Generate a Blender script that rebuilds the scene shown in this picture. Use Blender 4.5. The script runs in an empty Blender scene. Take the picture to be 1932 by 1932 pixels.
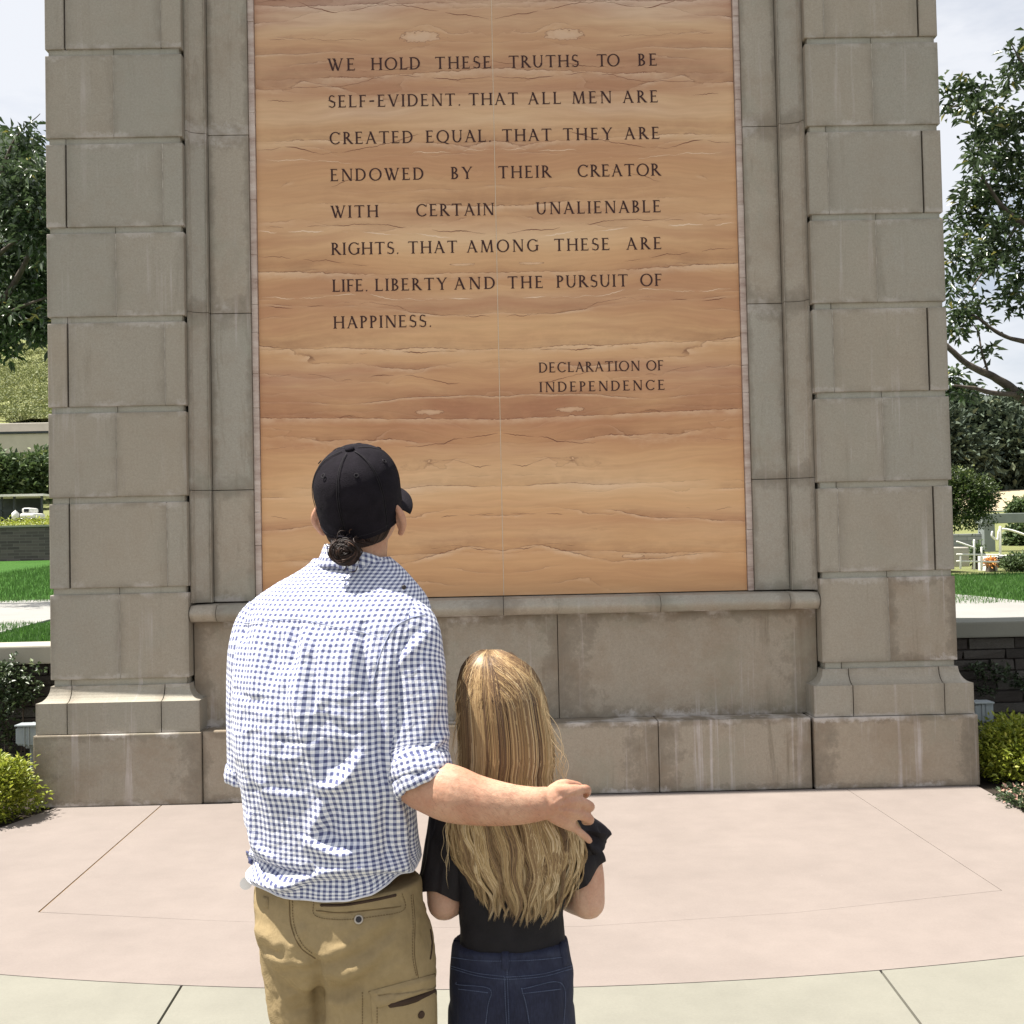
import bpy, bmesh, math, random
import numpy as np
from mathutils import Vector, Matrix
from mathutils.bvhtree import BVHTree
R = math.radians
random.seed(7); RNG = np.random.default_rng(7)
scene = bpy.context.scene
col = scene.collection

# ------------------------------------------------------------------ camera
CAM = np.array([0.0, -7.46, 1.64]); YAW, PITCH, ROLL, FPX = 0.0127, 0.0286, -0.0212, 2120.0
def cam_axes():
    cy, sy, cp, sp, cr, sr = math.cos(YAW), math.sin(YAW), math.cos(PITCH), math.sin(PITCH), math.cos(ROLL), math.sin(ROLL)
    f = np.array([sy*cp, cy*cp, sp]); r = np.array([cy, -sy, 0.0]); u = np.cross(r, f)
    return r*cr + u*sr, -r*sr + u*cr, f
CR, CU, CF = cam_axes()
cd = bpy.data.cameras.new('camera'); cam = bpy.data.objects.new('camera', cd); col.objects.link(cam)
cd.sensor_width = 36; cd.lens = 36*FPX/1932; cd.clip_start = 0.05; cd.clip_end = 3000
cam.matrix_world = Matrix(((CR[0], CU[0], -CF[0], CAM[0]), (CR[1], CU[1], -CF[1], CAM[1]), (CR[2], CU[2], -CF[2], CAM[2]), (0, 0, 0, 1)))
scene.camera = cam

# ------------------------------------------------------------------ light
SUN_EL, SUN_AZ = R(66.5), R(2.0)            # from the left, a touch behind the monument's face
to_sun = Vector((-math.cos(SUN_EL)*math.cos(SUN_AZ), math.cos(SUN_EL)*math.sin(SUN_AZ), math.sin(SUN_EL)))
sd = bpy.data.lights.new('sun', 'SUN'); sd.energy = 5.0; sd.angle = R(0.53); sd.color = (1.0, 0.95, 0.87)
sun = bpy.data.objects.new('sun', sd); col.objects.link(sun)
sun.rotation_euler = to_sun.to_track_quat('Z', 'Y').to_euler()
world = bpy.data.worlds.new('World'); scene.world = world; world.use_nodes = True
wn = world.node_tree.nodes; wl = world.node_tree.links; wn.clear()
def wnode(t, **k):
    n = wn.new(t)
    for a, b in k.items(): setattr(n, a, b)
    return n
sky = wnode('ShaderNodeTexSky', sky_type='NISHITA', sun_disc=False, sun_elevation=SUN_EL,
            sun_rotation=math.atan2(to_sun.x, to_sun.y), altitude=100, air_density=1.0, dust_density=2.5, ozone_density=1.0)
bg = wnode('ShaderNodeBackground'); out = wnode('ShaderNodeOutputWorld')
bg.inputs['Strength'].default_value = 0.06
tc = wnode('ShaderNodeTexCoord'); mp = wnode('ShaderNodeMapping'); mp.inputs['Scale'].default_value = (1, 1, 3.0)
cn = wnode('ShaderNodeTexNoise'); cn.inputs['Scale'].default_value = 2.2; cn.inputs['Detail'].default_value = 7; cn.inputs['Roughness'].default_value = .55
crr = wnode('ShaderNodeValToRGB'); crr.color_ramp.elements[0].position = .28; crr.color_ramp.elements[1].position = .52
mx = wnode('ShaderNodeMix', data_type='RGBA')
mx.inputs['B'].default_value = (7.2, 7.35, 7.7, 1)
wl.new(tc.outputs['Generated'], mp.inputs[0]); wl.new(mp.outputs[0], cn.inputs['Vector']); wl.new(cn.outputs['Fac'], crr.inputs[0])
mm = wnode('ShaderNodeMath', operation='MULTIPLY'); mm.inputs[1].default_value = .9
wl.new(crr.outputs[0], mm.inputs[0]); wl.new(mm.outputs[0], mx.inputs['Factor'])
wl.new(sky.outputs[0], mx.inputs['A']); wl.new(mx.outputs['Result'], bg.inputs['Color']); wl.new(bg.outputs[0], out.inputs[0])
scene.view_settings.view_transform = 'Standard'; scene.view_settings.look = 'None'
scene.view_settings.exposure = 1.13; scene.view_settings.gamma = 1.0; scene.view_settings.use_curve_mapping = False

# ------------------------------------------------------------------ pixel <-> place (survey of the photograph, 1932 px wide)
def ray(px, py):
    d = CF + CR*((px-966)/FPX) - CU*((py-966)/FPX); return d
def atY(px, py, Y):
    d = ray(px, py); return CAM + d*((Y-CAM[1])/d[1])
def atZ(px, py, Z):
    d = ray(px, py); return CAM + d*((Z-CAM[2])/d[2])
def to_px(P):
    d = np.asarray(P, float) - CAM; z = d @ CF
    return 966 + FPX*(d @ CR)/z, 966 - FPX*(d @ CU)/z

# ------------------------------------------------------------------ materials
class NT:
    def __init__(s, name):
        s.m = bpy.data.materials.new(name); s.m.use_nodes = True
        s.t = s.m.node_tree; s.n = s.t.nodes; s.b = s.n['Principled BSDF']
        s.b.inputs['Specular IOR Level'].default_value = 0.3
    def add(s, t, **k):
        n = s.n.new(t)
        for a, b in k.items():
            if a.startswith('i_'): n.inputs[a[2:].replace('_', ' ')].default_value = b
            else: setattr(n, a, b)
        return n
    def ln(s, a, b): s.t.links.new(a, b)
    def coord(s, kind='Object', scale=(1, 1, 1)):
        t = s.add('ShaderNodeTexCoord'); m = s.add('ShaderNodeMapping'); m.inputs['Scale'].default_value = scale
        s.ln(t.outputs[kind], m.inputs[0]); return m.outputs[0]
    def noise(s, vec, sc, det=4, rough=.55, dist=0):
        n = s.add('ShaderNodeTexNoise'); n.inputs['Scale'].default_value = sc; n.inputs['Detail'].default_value = det
        n.inputs['Roughness'].default_value = rough; n.inputs['Distortion'].default_value = dist
        if vec is not None: s.ln(vec, n.inputs['Vector'])
        return n.outputs['Fac']
    def ramp(s, fac, stops, interp='LINEAR'):
        r = s.add('ShaderNodeValToRGB'); cr = r.color_ramp; cr.interpolation = interp
        while len(cr.elements) < len(stops): cr.elements.new(.5)
        for e, (p, c) in zip(cr.elements, stops):
            e.position = p; e.color = (*c, 1) if len(c) == 3 else c
        s.ln(fac, r.inputs[0]); return r.outputs[0]
    def mix(s, fac, a, b, blend='MIX'):
        n = s.add('ShaderNodeMix', data_type='RGBA', blend_type=blend, clamp_factor=True)
        for sock, v in (('Factor', fac), ('A', a), ('B', b)):
            if hasattr(v, 'is_linked'): s.ln(v, n.inputs[sock])
            elif isinstance(v, (int, float)): n.inputs[sock].default_value = v
            else: n.inputs[sock].default_value = (*v, 1)
        return n.outputs['Result']
    def math(s, op, a, b=None, c=None, clamp=False):
        n = s.add('ShaderNodeMath', operation=op, use_clamp=clamp)
        for i, v in enumerate((a, b, c)):
            if v is None: continue
            if hasattr(v, 'is_linked'): s.ln(v, n.inputs[i])
            else: n.inputs[i].default_value = v
        return n.outputs[0]
    def bump(s, h, st=.3, d=.01):
        n = s.add('ShaderNodeBump'); n.inputs['Strength'].default_value = st; n.inputs['Distance'].default_value = d
        s.ln(h, n.inputs['Height']); s.ln(n.outputs[0], s.b.inputs['Normal'])
    def col(s, c):
        if hasattr(c, 'is_linked'): s.ln(c, s.b.inputs['Base Color'])
        else: s.b.inputs['Base Color'].default_value = (*c, 1)
    def rough(s, v): s.b.inputs['Roughness'].default_value = v; return s

def simple(name, c, rough=.7, var=.15, sc=20, bump=0, bsc=60, metal=0):
    t = NT(name); v = t.coord('Object')
    n = t.noise(v, sc, 5)
    t.col(t.ramp(n, [(.3, tuple(x*(1-var) for x in c)), (.7, tuple(min(1, x*(1+var)) for x in c))]))
    t.b.inputs['Roughness'].default_value = rough; t.b.inputs['Metallic'].default_value = metal
    if bump: t.bump(t.noise(v, bsc, 4), bump, .005)
    return t.m

def stone_mat(name, base, stain=0.5, streak=0.5):
    t = NT(name); W = t.add('ShaderNodeNewGeometry').outputs['Position']
    oi = t.add('ShaderNodeObjectInfo').outputs['Random']
    def sc(v, s):
        m = t.add('ShaderNodeMapping'); m.inputs['Scale'].default_value = s; t.ln(v, m.inputs[0]); return m.outputs[0]
    big = t.noise(W, 1.6, 5, .6)
    c0 = t.mix(big, tuple(x*.88 for x in base), tuple(x*1.12 for x in base))
    # each cast block its own tint
    tint = t.ramp(oi, [(0, (.96, .985, 1.0)), (.5, (1, 1, 1)), (1, (1.035, 1.0, .965))])
    c1 = t.mix(1.0, c0, tint, 'MULTIPLY')
    speck = t.noise(W, 260, 3, .7)
    c2 = t.mix(t.ramp(speck, [(.30, (.5,)*3), (.5, (0,)*3)]), c1, tuple(x*.6 for x in base))
    grain = t.noise(W, 70, 5, .75)
    c2 = t.mix(1.0, c2, t.ramp(grain, [(.25, (.85,)*3), (.75, (1.13,)*3)]), 'MULTIPLY')
    # soot along the joints (generated coordinates of the block)
    g = t.add('ShaderNodeSeparateXYZ'); t.ln(t.coord('Generated'), g.inputs[0])
    ez = t.math('MULTIPLY', g.outputs['Z'], t.math('SUBTRACT', 1.0, g.outputs['Z']))
    ex = t.math('MULTIPLY', g.outputs['X'], t.math('SUBTRACT', 1.0, g.outputs['X']))
    e = t.math('MINIMUM', t.math('MULTIPLY', ez, 1.4), ex)
    e = t.math('ADD', e, t.math('MULTIPLY', t.math('SUBTRACT', t.noise(W, 9, 6, .7), .5), .26*stain))
    edge = t.ramp(e, [(.0, (1,)*3), (.035*(1+stain), (.35*stain,)*3), (.12, (0,)*3)])
    c3 = t.mix(t.math('MULTIPLY', edge, .55*min(1.4, stain)), c2, (base[0]*.52, base[1]*.5, base[2]*.48))
    # run-off streaks, light lime and dark damp
    sv = sc(W, (16, 6, .55)); s1 = t.noise(sv, 1.0, 5, .65, .3)
    patch = t.noise(W, 1.1, 3)
    wh = t.math('MULTIPLY', t.ramp(s1, [(.56, (0,)*3), (.70, (1,)*3)]), t.ramp(patch, [(.46, (.0,)*3), (.58, (1,)*3)]))
    c4 = t.mix(t.math('MULTIPLY', wh, .55*streak), c3, (.52, .47, .44))
    s2 = t.noise(sc(W, (9, 5, .8)), 1.3, 6, .7, .5)
    dk = t.math('MULTIPLY', t.ramp(s2, [(.56, (0,)*3), (.70, (1,)*3)]), t.ramp(t.noise(W, 1.7, 4), [(.42, (0,)*3), (.60, (1,)*3)]))
    c5 = t.mix(t.math('MULTIPLY', dk, .50*stain), c4, (base[0]*.5, base[1]*.47, base[2]*.42))
    # blotchy weathering, rusty and grey-green by turns, and pale lime bloom on the lower and upper arrises
    bl = t.noise(W, 3.2, 8, .72); c5 = t.mix(t.math('MULTIPLY', t.ramp(bl, [(.46, (0,)*3), (.66, (1,)*3)]), .30*stain), c5, (base[0]*.70, base[1]*.60, base[2]*.52))
    bl2 = t.noise(W, 2.3, 7, .7, .4); c5 = t.mix(t.math('MULTIPLY', t.ramp(bl2, [(.52, (0,)*3), (.70, (1,)*3)]), .35*stain), c5, (base[0]*.80, base[1]*.88, base[2]*.86))
    lime = t.math('MULTIPLY', t.ramp(t.math('ADD', ez, t.math('MULTIPLY', t.math('SUBTRACT', t.noise(W, 26, 6, .75), .5), .22)), [(.02, (1,)*3), (.07, (0,)*3)]), t.ramp(t.noise(W, 4, 4, .6), [(.47, (0,)*3), (.60, (1,)*3)]))
    c5 = t.mix(t.math('MULTIPLY', lime, .40*streak), c5, (.56, .52, .48))
    t.col(c5); t.b.inputs['Roughness'].default_value = .9; t.b.inputs['Specular IOR Level'].default_value = .15
    h = t.math('ADD', t.noise(W, 90, 6, .7), t.math('MULTIPLY', t.noise(W, 12, 3), .6))
    t.bump(h, .35, .006)
    return t.m
STONE = (.36, .33, .272)
M = {}
M['stone'] = stone_mat('cast_stone', STONE, .75, 1.1)
M['stone_low'] = stone_mat('cast_stone_weathered', (.36, .315, .250), 1.5, 1.8)
M['stone_jamb'] = stone_mat('cast_stone_jamb', (.39, .355, .295), 1.3, 1.2)
M['groove'] = stone_mat('groove_stone', (.37, .355, .295), .8, 1.6)
M['mortar'] = simple('dark_mortar', (.075, .06, .052), .95, .3, 30)
M['edge_marble'] = None
M['mortar_pale'] = simple('pale_mortar', (.36, .33, .28), .95, .35, 18, .3, 60)

def panel_mat():
    t = NT('veined_sandstone')
    tcd = t.add('ShaderNodeTexCoord'); sp = t.add('ShaderNodeSeparateXYZ'); t.ln(tcd.outputs['Object'], sp.inputs[0])
    xa = t.math('ABSOLUTE', sp.outputs['X']); z = sp.outputs['Z']     # slabs are book-matched about the joint
    def vec(a, b, c=0.0):
        n = t.add('ShaderNodeCombineXYZ')
        for i, v in enumerate((a, b, c)):
            if hasattr(v, 'is_linked'): t.ln(v, n.inputs[i])
            else: n.inputs[i].default_value = v
        return n.outputs[0]
    mul = lambda a, b: t.math('MULTIPLY', a, b)
    add = lambda a, b: t.math('ADD', a, b)
    w1 = t.noise(vec(mul(xa, .7), mul(z, 1.3)), 1.0, 3, .5)
    w2 = t.noise(vec(mul(xa, 3.2), mul(z, 8)), 1.0, 4, .6)
    w3 = t.noise(vec(mul(xa, 22), mul(z, 30)), 1.0, 3, .6)
    zz = add(z, mul(t.math('SUBTRACT', w1, .5), .30)); zz = add(zz, mul(t.math('SUBTRACT', w2, .5), .05))
    zj = add(zz, mul(t.math('SUBTRACT', w3, .5), .016))
    band = t.noise(vec(mul(xa, .22), mul(zz, 1.9)), 1.0, 3, .5)
    c = t.ramp(band, [(.24, (.54, .270, .140)), (.38, (.63, .355, .172)), (.5, (.70, .425, .215)), (.60, (.75, .495, .275)), (.74, (.80, .60, .43))])
    # rusty belts
    belt = t.noise(vec(mul(xa, .35), mul(zz, 3.3), 7.3), 1.0, 4, .6)
    c = t.mix(t.ramp(belt, [(.52, (0,)*3), (.74, (.75,)*3)]), c, (.43, .195, .10))
    rs = t.add('ShaderNodeValToRGB'); rs.color_ramp.interpolation = 'EASE'; cr = rs.color_ramp
    BAND = [(1125, .25), (1060, .12), (1010, .20), (985, .55), (955, .15), (880, .08), (835, .45), (800, .85), (740, .80), (700, .75), (675, .20), (615, .05), (575, .55), (550, .12), (440, .05), (420, .30), (330, .25), (285, .62), (262, .15), (190, .10), (165, .72), (125, .55), (70, .40), (20, .75)]
    while len(cr.elements) < len(BAND): cr.elements.new(.5)
    for e, (yy, v) in zip(cr.elements, BAND): e.position = (atY(948, yy, .20)[2]-1.29)/5.6; e.color = (v, v, v, 1)
    t.ln(t.math('DIVIDE', add(z, mul(t.math('SUBTRACT', w1, .5), .22)), 5.6), rs.inputs[0]); rust = rs.outputs[0]
    c = t.mix(mul(rust, t.ramp(t.noise(vec(mul(xa, .8), mul(zz, 5.0), 3.3), 1.0, 4, .6), [(.3, (.25,)*3), (.65, (1,)*3)])), c, (.42, .185, .10))
    g1 = t.noise(vec(mul(xa, 1.6), mul(zz, 38)), 1.0, 5, .65)
    c = t.mix(1.0, c, t.ramp(g1, [(.3, (.93, .92, .90)), (.7, (1.06, 1.07, 1.08))]), 'MULTIPLY')
    # bedding ledges: sharp on one side, fading on the other
    def ledge(a_, b_, sx, sz, k, thick, seedz, m0, m1, amt, c, sgn=1):
        f = add(mul(z, a_*sgn), mul(t.noise(vec(mul(xa, sx), mul(z, sz), seedz), 1.0, 3, .5), b_)); f = add(f, mul(w3, .024)); f = add(f, mul(w2, .05))
        fr = t.math('FRACT', mul(f, k))
        mask = t.ramp(t.noise(vec(mul(xa, .9), mul(z, 3.4), seedz+3.1), 1.0, 4, .65), [(m0, (0,)*3), (m1, (1,)*3)])
        mask = t.math('MULTIPLY', t.math('ADD', mask, mul(rust, .35), clamp=True), t.ramp(t.noise(vec(mul(xa, 9), mul(z, 14), seedz), 1.0, 3, .7), [(.32, (.35,)*3), (.55, (1,)*3)]))
        dark = t.ramp(fr, [(0, (1,)*3), (thick*.6, (.9,)*3), (thick*1.1, (.30,)*3), (.40, (0,)*3)])
        light = t.ramp(fr, [(.90, (0,)*3), (.985, (.9,)*3), (1.0, (.9,)*3)])
        c = t.mix(mul(mul(dark, mask), amt), c, (.17, .070, .040))
        return t.mix(mul(mul(light, mask), amt*.6), c, (.82, .60, .40)), fr
    c, fr1 = ledge(1.0, .70, .50, 1.5, 3.4, .022, 1.7, .48, .60, .85, c)
    c, fr2 = ledge(1.0, .50, 1.1, 3.0, 6.0, .030, 5.9, .54, .66, .50, c)
    c, fr3 = ledge(1.0, .30, .35, 1.1, 2.1, .012, 11.2, .42, .58, .75, c)
    # occasional chipped lens, pale inside
    for (lx, ly, lw, lh) in ((790, 70, 38, 11), (812, 778, 30, 5), (700, 1060, 26, 4), (870, 500, 24, 3)):
        pc = atY(lx, ly, .20); ux = t.math('DIVIDE', t.math('SUBTRACT', xa, abs(pc[0]-.03)), lw/277); uz = t.math('DIVIDE', t.math('SUBTRACT', z, pc[2]-1.29), lh/277)
        dd = t.math('SQRT', add(mul(ux, ux), mul(uz, uz))); dd = add(dd, mul(t.math('SUBTRACT', w3, .5), 1.6)); dd = add(dd, mul(t.math('SUBTRACT', w2, .5), 1.4))
        c = t.mix(t.ramp(dd, [(.30, (.60,)*3), (.86, (.30,)*3), (.90, (0,)*3)]), c, (.76, .53, .34))
        c = t.mix(t.ramp(dd, [(.80, (0,)*3), (.87, (.85,)*3), (.95, (0,)*3)]), c, (.22, .10, .055))
    # greyer towards the top of the panel
    gz = t.ramp(t.math('DIVIDE', z, 4.6), [(.15, (0,)*3), (1.0, (.55,)*3)])
    c = t.mix(gz, c, t.mix(1.0, c, (.84, .98, 1.22), 'MULTIPLY'))
    t.col(c); t.b.inputs['Roughness'].default_value = .62; t.b.inputs['Specular IOR Level'].default_value = .25
    t.bump(add(mul(fr1, .5), mul(g1, .5)), .10, .004)
    return t.m
M['panel'] = panel_mat()
def edge_marble():
    t = NT('rough_slab_edge'); W = t.add('ShaderNodeNewGeometry').outputs['Position']
    m = t.add('ShaderNodeMapping'); m.inputs['Scale'].default_value = (3, 3, 14); t.ln(W, m.inputs[0])
    n = t.noise(m.outputs[0], 1, 5, .75)
    t.col(t.ramp(n, [(.28, (.24, .17, .14)), (.38, (.42, .32, .27)), (.55, (.54, .45, .39)), (.75, (.66, .58, .52))]))
    t.rough(.85); t.bump(n, .4, .01); return t.m
M['edge_marble'] = edge_marble()
M['letter'] = simple('oxblood_letter_fill', (.050, .022, .020), .75, .3, 12)

def concrete(name, c, var=.07, fine=.05):
    t = NT(name); W = t.add('ShaderNodeNewGeometry').outputs['Position']
    a = t.noise(W, .9, 5, .6); b = t.noise(W, 90, 4, .75); d = t.noise(W, 5, 6, .65)
    k = t.ramp(a, [(.3, tuple(x*(1-var) for x in c)), (.7, tuple(x*(1+var) for x in c))])
    k = t.mix(1.0, k, t.ramp(b, [(.3, (1-fine,)*3), (.7, (1+fine,)*3)]), 'MULTIPLY')
    k = t.mix(1.0, k, t.ramp(d, [(.35, (.955,)*3), (.65, (1.035,)*3)]), 'MULTIPLY')
    sp = t.noise(W, 14, 2, .5)
    mp = t.add('ShaderNodeMapping'); mp.inputs['Scale'].default_value = (1.2, 7, 1); mp.inputs['Rotation'].default_value = (0, 0, .5); t.ln(W, mp.inputs[0])
    k = t.mix(t.ramp(t.noise(mp.outputs[0], 1.4, 7, .7, .6), [(.58, (0,)*3), (.72, (.30,)*3)]), k, tuple(x*.86 for x in c))
    vo = t.add('ShaderNodeTexVoronoi'); vo.inputs['Scale'].default_value = 70; t.ln(W, vo.inputs['Vector'])
    k = t.mix(t.ramp(vo.outputs['Distance'], [(.05, (.35,)*3), (.13, (0,)*3)]), k, tuple(x*.72 for x in c))
    k = t.mix(t.ramp(sp, [(.75, (0,)*3), (.79, (.4,)*3)]), k, tuple(min(1, x*1.35) for x in c))
    t.col(k); t.rough(.85); t.bump(b, .12, .004); return t.m
M['pink'] = concrete('pink_concrete', (.219, .186, .167))
M['pale'] = concrete('pale_concrete', (.205, .199, .166))
M['white_path'] = concrete('path_concrete', (.26, .255, .24))
M['joint'] = simple('joint_filler', (.22, .13, .055), .9, .25, 15)
M['joint_faint'] = simple('faint_joint', (.15, .115, .095), .9, .25, 15)
M['soil'] = simple('soil', (.035, .026, .018), .95, .4, 12, .6, 30)
M['skin'] = None
def skin(name, c, c2):
    t = NT(name); v = t.coord('Object')
    k = t.ramp(t.noise(v, 11, 6, .65), [(.34, c2), (.58, c), (.75, tuple(min(1, x*1.10) for x in c))])
    k = t.mix(t.ramp(t.noise(v, 45, 3, .6), [(.55, (0,)*3), (.72, (.35,)*3)]), k, tuple(x*y for x, y in zip(c2, (.95, .80, .78))))
    k = t.mix(1.0, k, t.ramp(t.noise(v, 220, 3, .6), [(.3, (.93,)*3), (.7, (1.06,)*3)]), 'MULTIPLY')
    t.col(k); t.rough(.5)
    t.b.inputs['Subsurface Weight'].default_value = .12; t.b.inputs['Subsurface Radius'].default_value = (.012, .004, .002)
    t.b.inputs['Subsurface Scale'].default_value = .6
    t.bump(t.math('ADD', t.noise(v, 190, 4, .7), t.math('MULTIPLY', t.noise(v, 40, 3, .6), 1.5)), .28, .003); return t.m
M['skin'] = skin('skin_man', (.52, .31, .21), (.45, .225, .145))
M['skin_girl'] = skin('skin_girl', (.56, .35, .25), (.50, .27, .185))

def gingham():
    t = NT('blue_gingham_cotton'); uv = t.add('ShaderNodeUVMap'); uv.uv_map = 'UVMap'
    jit = t.noise(t.coord('Object'), 30, 3)
    sp = t.add('ShaderNodeSeparateXYZ'); t.ln(uv.outputs[0], sp.inputs[0])
    def stripe(s, PER=.0129):
        f = t.math('FRACT', t.math('ADD', t.math('MULTIPLY', s, 1/PER), t.math('MULTIPLY', jit, .12)))
        return t.ramp(f, [(0, (0,)*3), (.03, (1,)*3), (.49, (1,)*3), (.53, (0,)*3)])
    a, b = stripe(sp.outputs['X']), stripe(sp.outputs['Y'], .0119)
    s = t.math('ADD', a, b)
    c = t.ramp(t.math('MULTIPLY', s, .5), [(0, (.82, .82, .85)), (.5, (.40, .425, .54)), (1.0, (.085, .095, .20))])
    th = t.noise(t.coord('Object'), 700, 2, .6)
    c = t.mix(1.0, c, t.ramp(th, [(.3, (.94,)*3), (.7, (1.06,)*3)]), 'MULTIPLY')
    t.col(c); t.rough(.85); t.b.inputs['Specular IOR Level'].default_value = .15
    t.b.inputs['Sheen Weight'].default_value = .15
    fine = t.coord('Object', (1, 1, 1))
    h = t.math('ADD', t.noise(fine, 34, 5, .55, .8), t.math('MULTIPLY', th, .05))
    t.bump(h, .55, .010)
    return t.m
M['gingham'] = gingham()
M['khaki'] = None
def khaki():
    t = NT('khaki_twill'); v = t.coord('Object')
    k = t.ramp(t.noise(v, 5, 5, .6), [(.3, (.275, .205, .108)), (.7, (.365, .275, .150))])
    w = t.add('ShaderNodeTexWave', wave_type='BANDS', bands_direction='DIAGONAL'); w.inputs['Scale'].default_value = 260; w.inputs['Distortion'].default_value = 2
    t.ln(v, w.inputs['Vector'])
    k = t.mix(1.0, k, t.ramp(w.outputs['Fac'], [(0, (.94,)*3), (1, (1.05,)*3)]), 'MULTIPLY')
    k = t.mix(1.0, k, t.ramp(t.noise(v, 60, 5, .7), [(.3, (.92,)*3), (.7, (1.08,)*3)]), 'MULTIPLY')
    t.col(k); t.rough(.9); t.b.inputs['Specular IOR Level'].default_value = .15
    t.bump(t.math('ADD', t.noise(v, 22, 5, .6, .6), t.math('MULTIPLY', w.outputs['Fac'], .06)), .4, .012); return t.m
M['khaki'] = khaki()
M['khaki_seam'] = simple('khaki_thread', (.155, .105, .05), .9, .2, 60)
M['khaki_dark'] = simple('pocket_lining', (.055, .033, .022), .95, .3, 20)
M['snap_pale'] = simple('snap_ring', (.45, .40, .34), .5, .1, 30)
M['snap_dark'] = simple('snap_centre', (.03, .025, .025), .4, .2, 30)
M['cap'] = simple('black_cap_cotton', (.0115, .0095, .013), .95, .25, 40, .5, 500)
M['cap'].node_tree.nodes['Principled BSDF'].inputs['Specular IOR Level'].default_value = .12
M['black_top'] = simple('black_jersey', (.012, .0105, .0125), .85, .25, 20, .3, 120)
M['chiffon'] = simple('black_chiffon', (.012, .009, .011), .7, .25, 20, .3, 160)
def denim():
    t = NT('dark_indigo_denim'); v = t.coord('Object')
    k = t.ramp(t.noise(v, 9, 6, .65), [(.3, (.010, .011, .025)), (.55, (.018, .021, .043)), (.75, (.034, .041, .074))])
    k = t.mix(1.0, k, t.ramp(t.noise(t.coord('Object', (1, 1, .25)), 320, 3, .7), [(.3, (.75,)*3), (.7, (1.3,)*3)]), 'MULTIPLY')
    t.col(k); t.rough(.85); t.bump(t.noise(v, 30, 5, .6, .5), .35, .008); return t.m
M['denim'] = denim()
M['denim_thread'] = simple('denim_thread', (.10, .125, .20), .8, .3, 80)
M['white_plastic'] = simple('white_plastic', (.75, .78, .82), .4, .03, 20)
M['shoe'] = simple('brown_leather', (.08, .05, .03), .6, .2, 20)
M['shoe_white'] = simple('white_canvas', (.6, .6, .58), .7, .08, 20)
def hair_mat(name, lo, hi, attr=True, rough=.46, spec=.45):
    t = NT(name)
    if attr:
        a = t.add('ShaderNodeAttribute'); a.attribute_name = 'tone'
        c = t.ramp(a.outputs['Fac'], lo if isinstance(lo, list) else [(0, lo), (1, hi)])
    else: c = t.ramp(t.noise(t.coord('Object'), 60, 4), [(.3, lo), (.7, hi)])
    t.col(c); t.rough(rough); t.b.inputs['Specular IOR Level'].default_value = spec
    return t.m
M['blonde'] = hair_mat('dark_blonde_hair', [(0, (.030, .015, .011)), (.25, (.095, .055, .034)), (.5, (.27, .165, .078)), (.75, (.50, .35, .170)), (1, (.74, .59, .38))], None)
M['blonde_under'] = hair_mat('blonde_hair_under', (.045, .026, .016), (.11, .068, .038), False)
M['brown_hair'] = hair_mat('brown_hair', [(0, (.010, .006, .005)), (.6, (.030, .015, .010)), (1, (.11, .055, .032))], None, True, .55, .3)

def leaf_mat(name, a, b, c, rough=.45, trans=.25):
    t = NT(name); at = t.add('ShaderNodeAttribute'); at.attribute_name = 'tone'
    t.col(t.ramp(at.outputs['Fac'], [(0, a), (.6, b), (.93, b), (1, c)])); t.rough(rough)
    t.b.inputs['Specular IOR Level'].default_value = .5
    tr = t.add('ShaderNodeBsdfTranslucent'); ms = t.add('ShaderNodeMixShader'); ms.inputs[0].default_value = trans
    t.ln(t.b.inputs['Base Color'].links[0].from_socket, tr.inputs['Color'])
    o = t.n['Material Output']; t.ln(t.b.outputs[0], ms.inputs[1]); t.ln(tr.outputs[0], ms.inputs[2]); t.ln(ms.outputs[0], o.inputs[0])
    return t.m
M['leaf_dark'] = leaf_mat('glossy_tree_leaf', (.036, .056, .028), (.090, .130, .060), (.26, .24, .06), .28)
M['leaf_bush'] = leaf_mat('lime_shrub_leaf', (.16, .21, .025), (.36, .40, .050), (.52, .52, .12), .45, .35)
M['leaf_hedge'] = leaf_mat('hedge_leaf', (.045, .075, .030), (.10, .15, .055), (.20, .24, .09), .6)
M['leaf_slope'] = leaf_mat('hillside_leaf', (.10, .125, .045), (.22, .24, .09), (.36, .36, .16), .7, .2)
M['leaf_wood'] = leaf_mat('woodland_leaf', (.040, .060, .040), (.085, .115, .070), (.13, .15, .08), .7, .15)
M['leaf_ivy'] = leaf_mat('ivy_leaf', (.030, .050, .022), (.075, .110, .045), (.22, .26, .14), .4)
M['leaf_round'] = leaf_mat('clipped_tree_leaf', (.030, .045, .018), (.085, .12, .035), (.22, .26, .07), .45)
M['bark'] = simple('grey_bark', (.085, .070, .055), .9, .4, 14, .8, 25)
M['flower'] = simple('dry_pink_flower', (.45, .28, .22), .8, .3, 40)
def grass_mat(name, a, b, sc=3):
    t = NT(name); W = t.add('ShaderNodeNewGeometry').outputs['Position']
    k = t.mix(t.noise(W, sc, 6, .7), a, b)
    k = t.mix(1.0, k, t.ramp(t.noise(W, 35, 4, .8), [(.3, (.7,)*3), (.7, (1.3,)*3)]), 'MULTIPLY')
    t.col(k); t.rough(.95); t.b.inputs['Specular IOR Level'].default_value = .1; t.bump(t.noise(W, 50, 4, .8), .8, .03); return t.m
M['lawn'] = grass_mat('lawn_grass', (.030, .095, .016), (.062, .140, .026), 1.2)
M['slope'] = grass_mat('slope_grass', (.13, .15, .055), (.22, .225, .10), .9)
M['dry'] = grass_mat('dry_ground', (.33, .27, .18), (.45, .38, .26), .4)
M['wood_hill'] = grass_mat('hill_scrub', (.035, .05, .035), (.075, .095, .06), .12)
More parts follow.
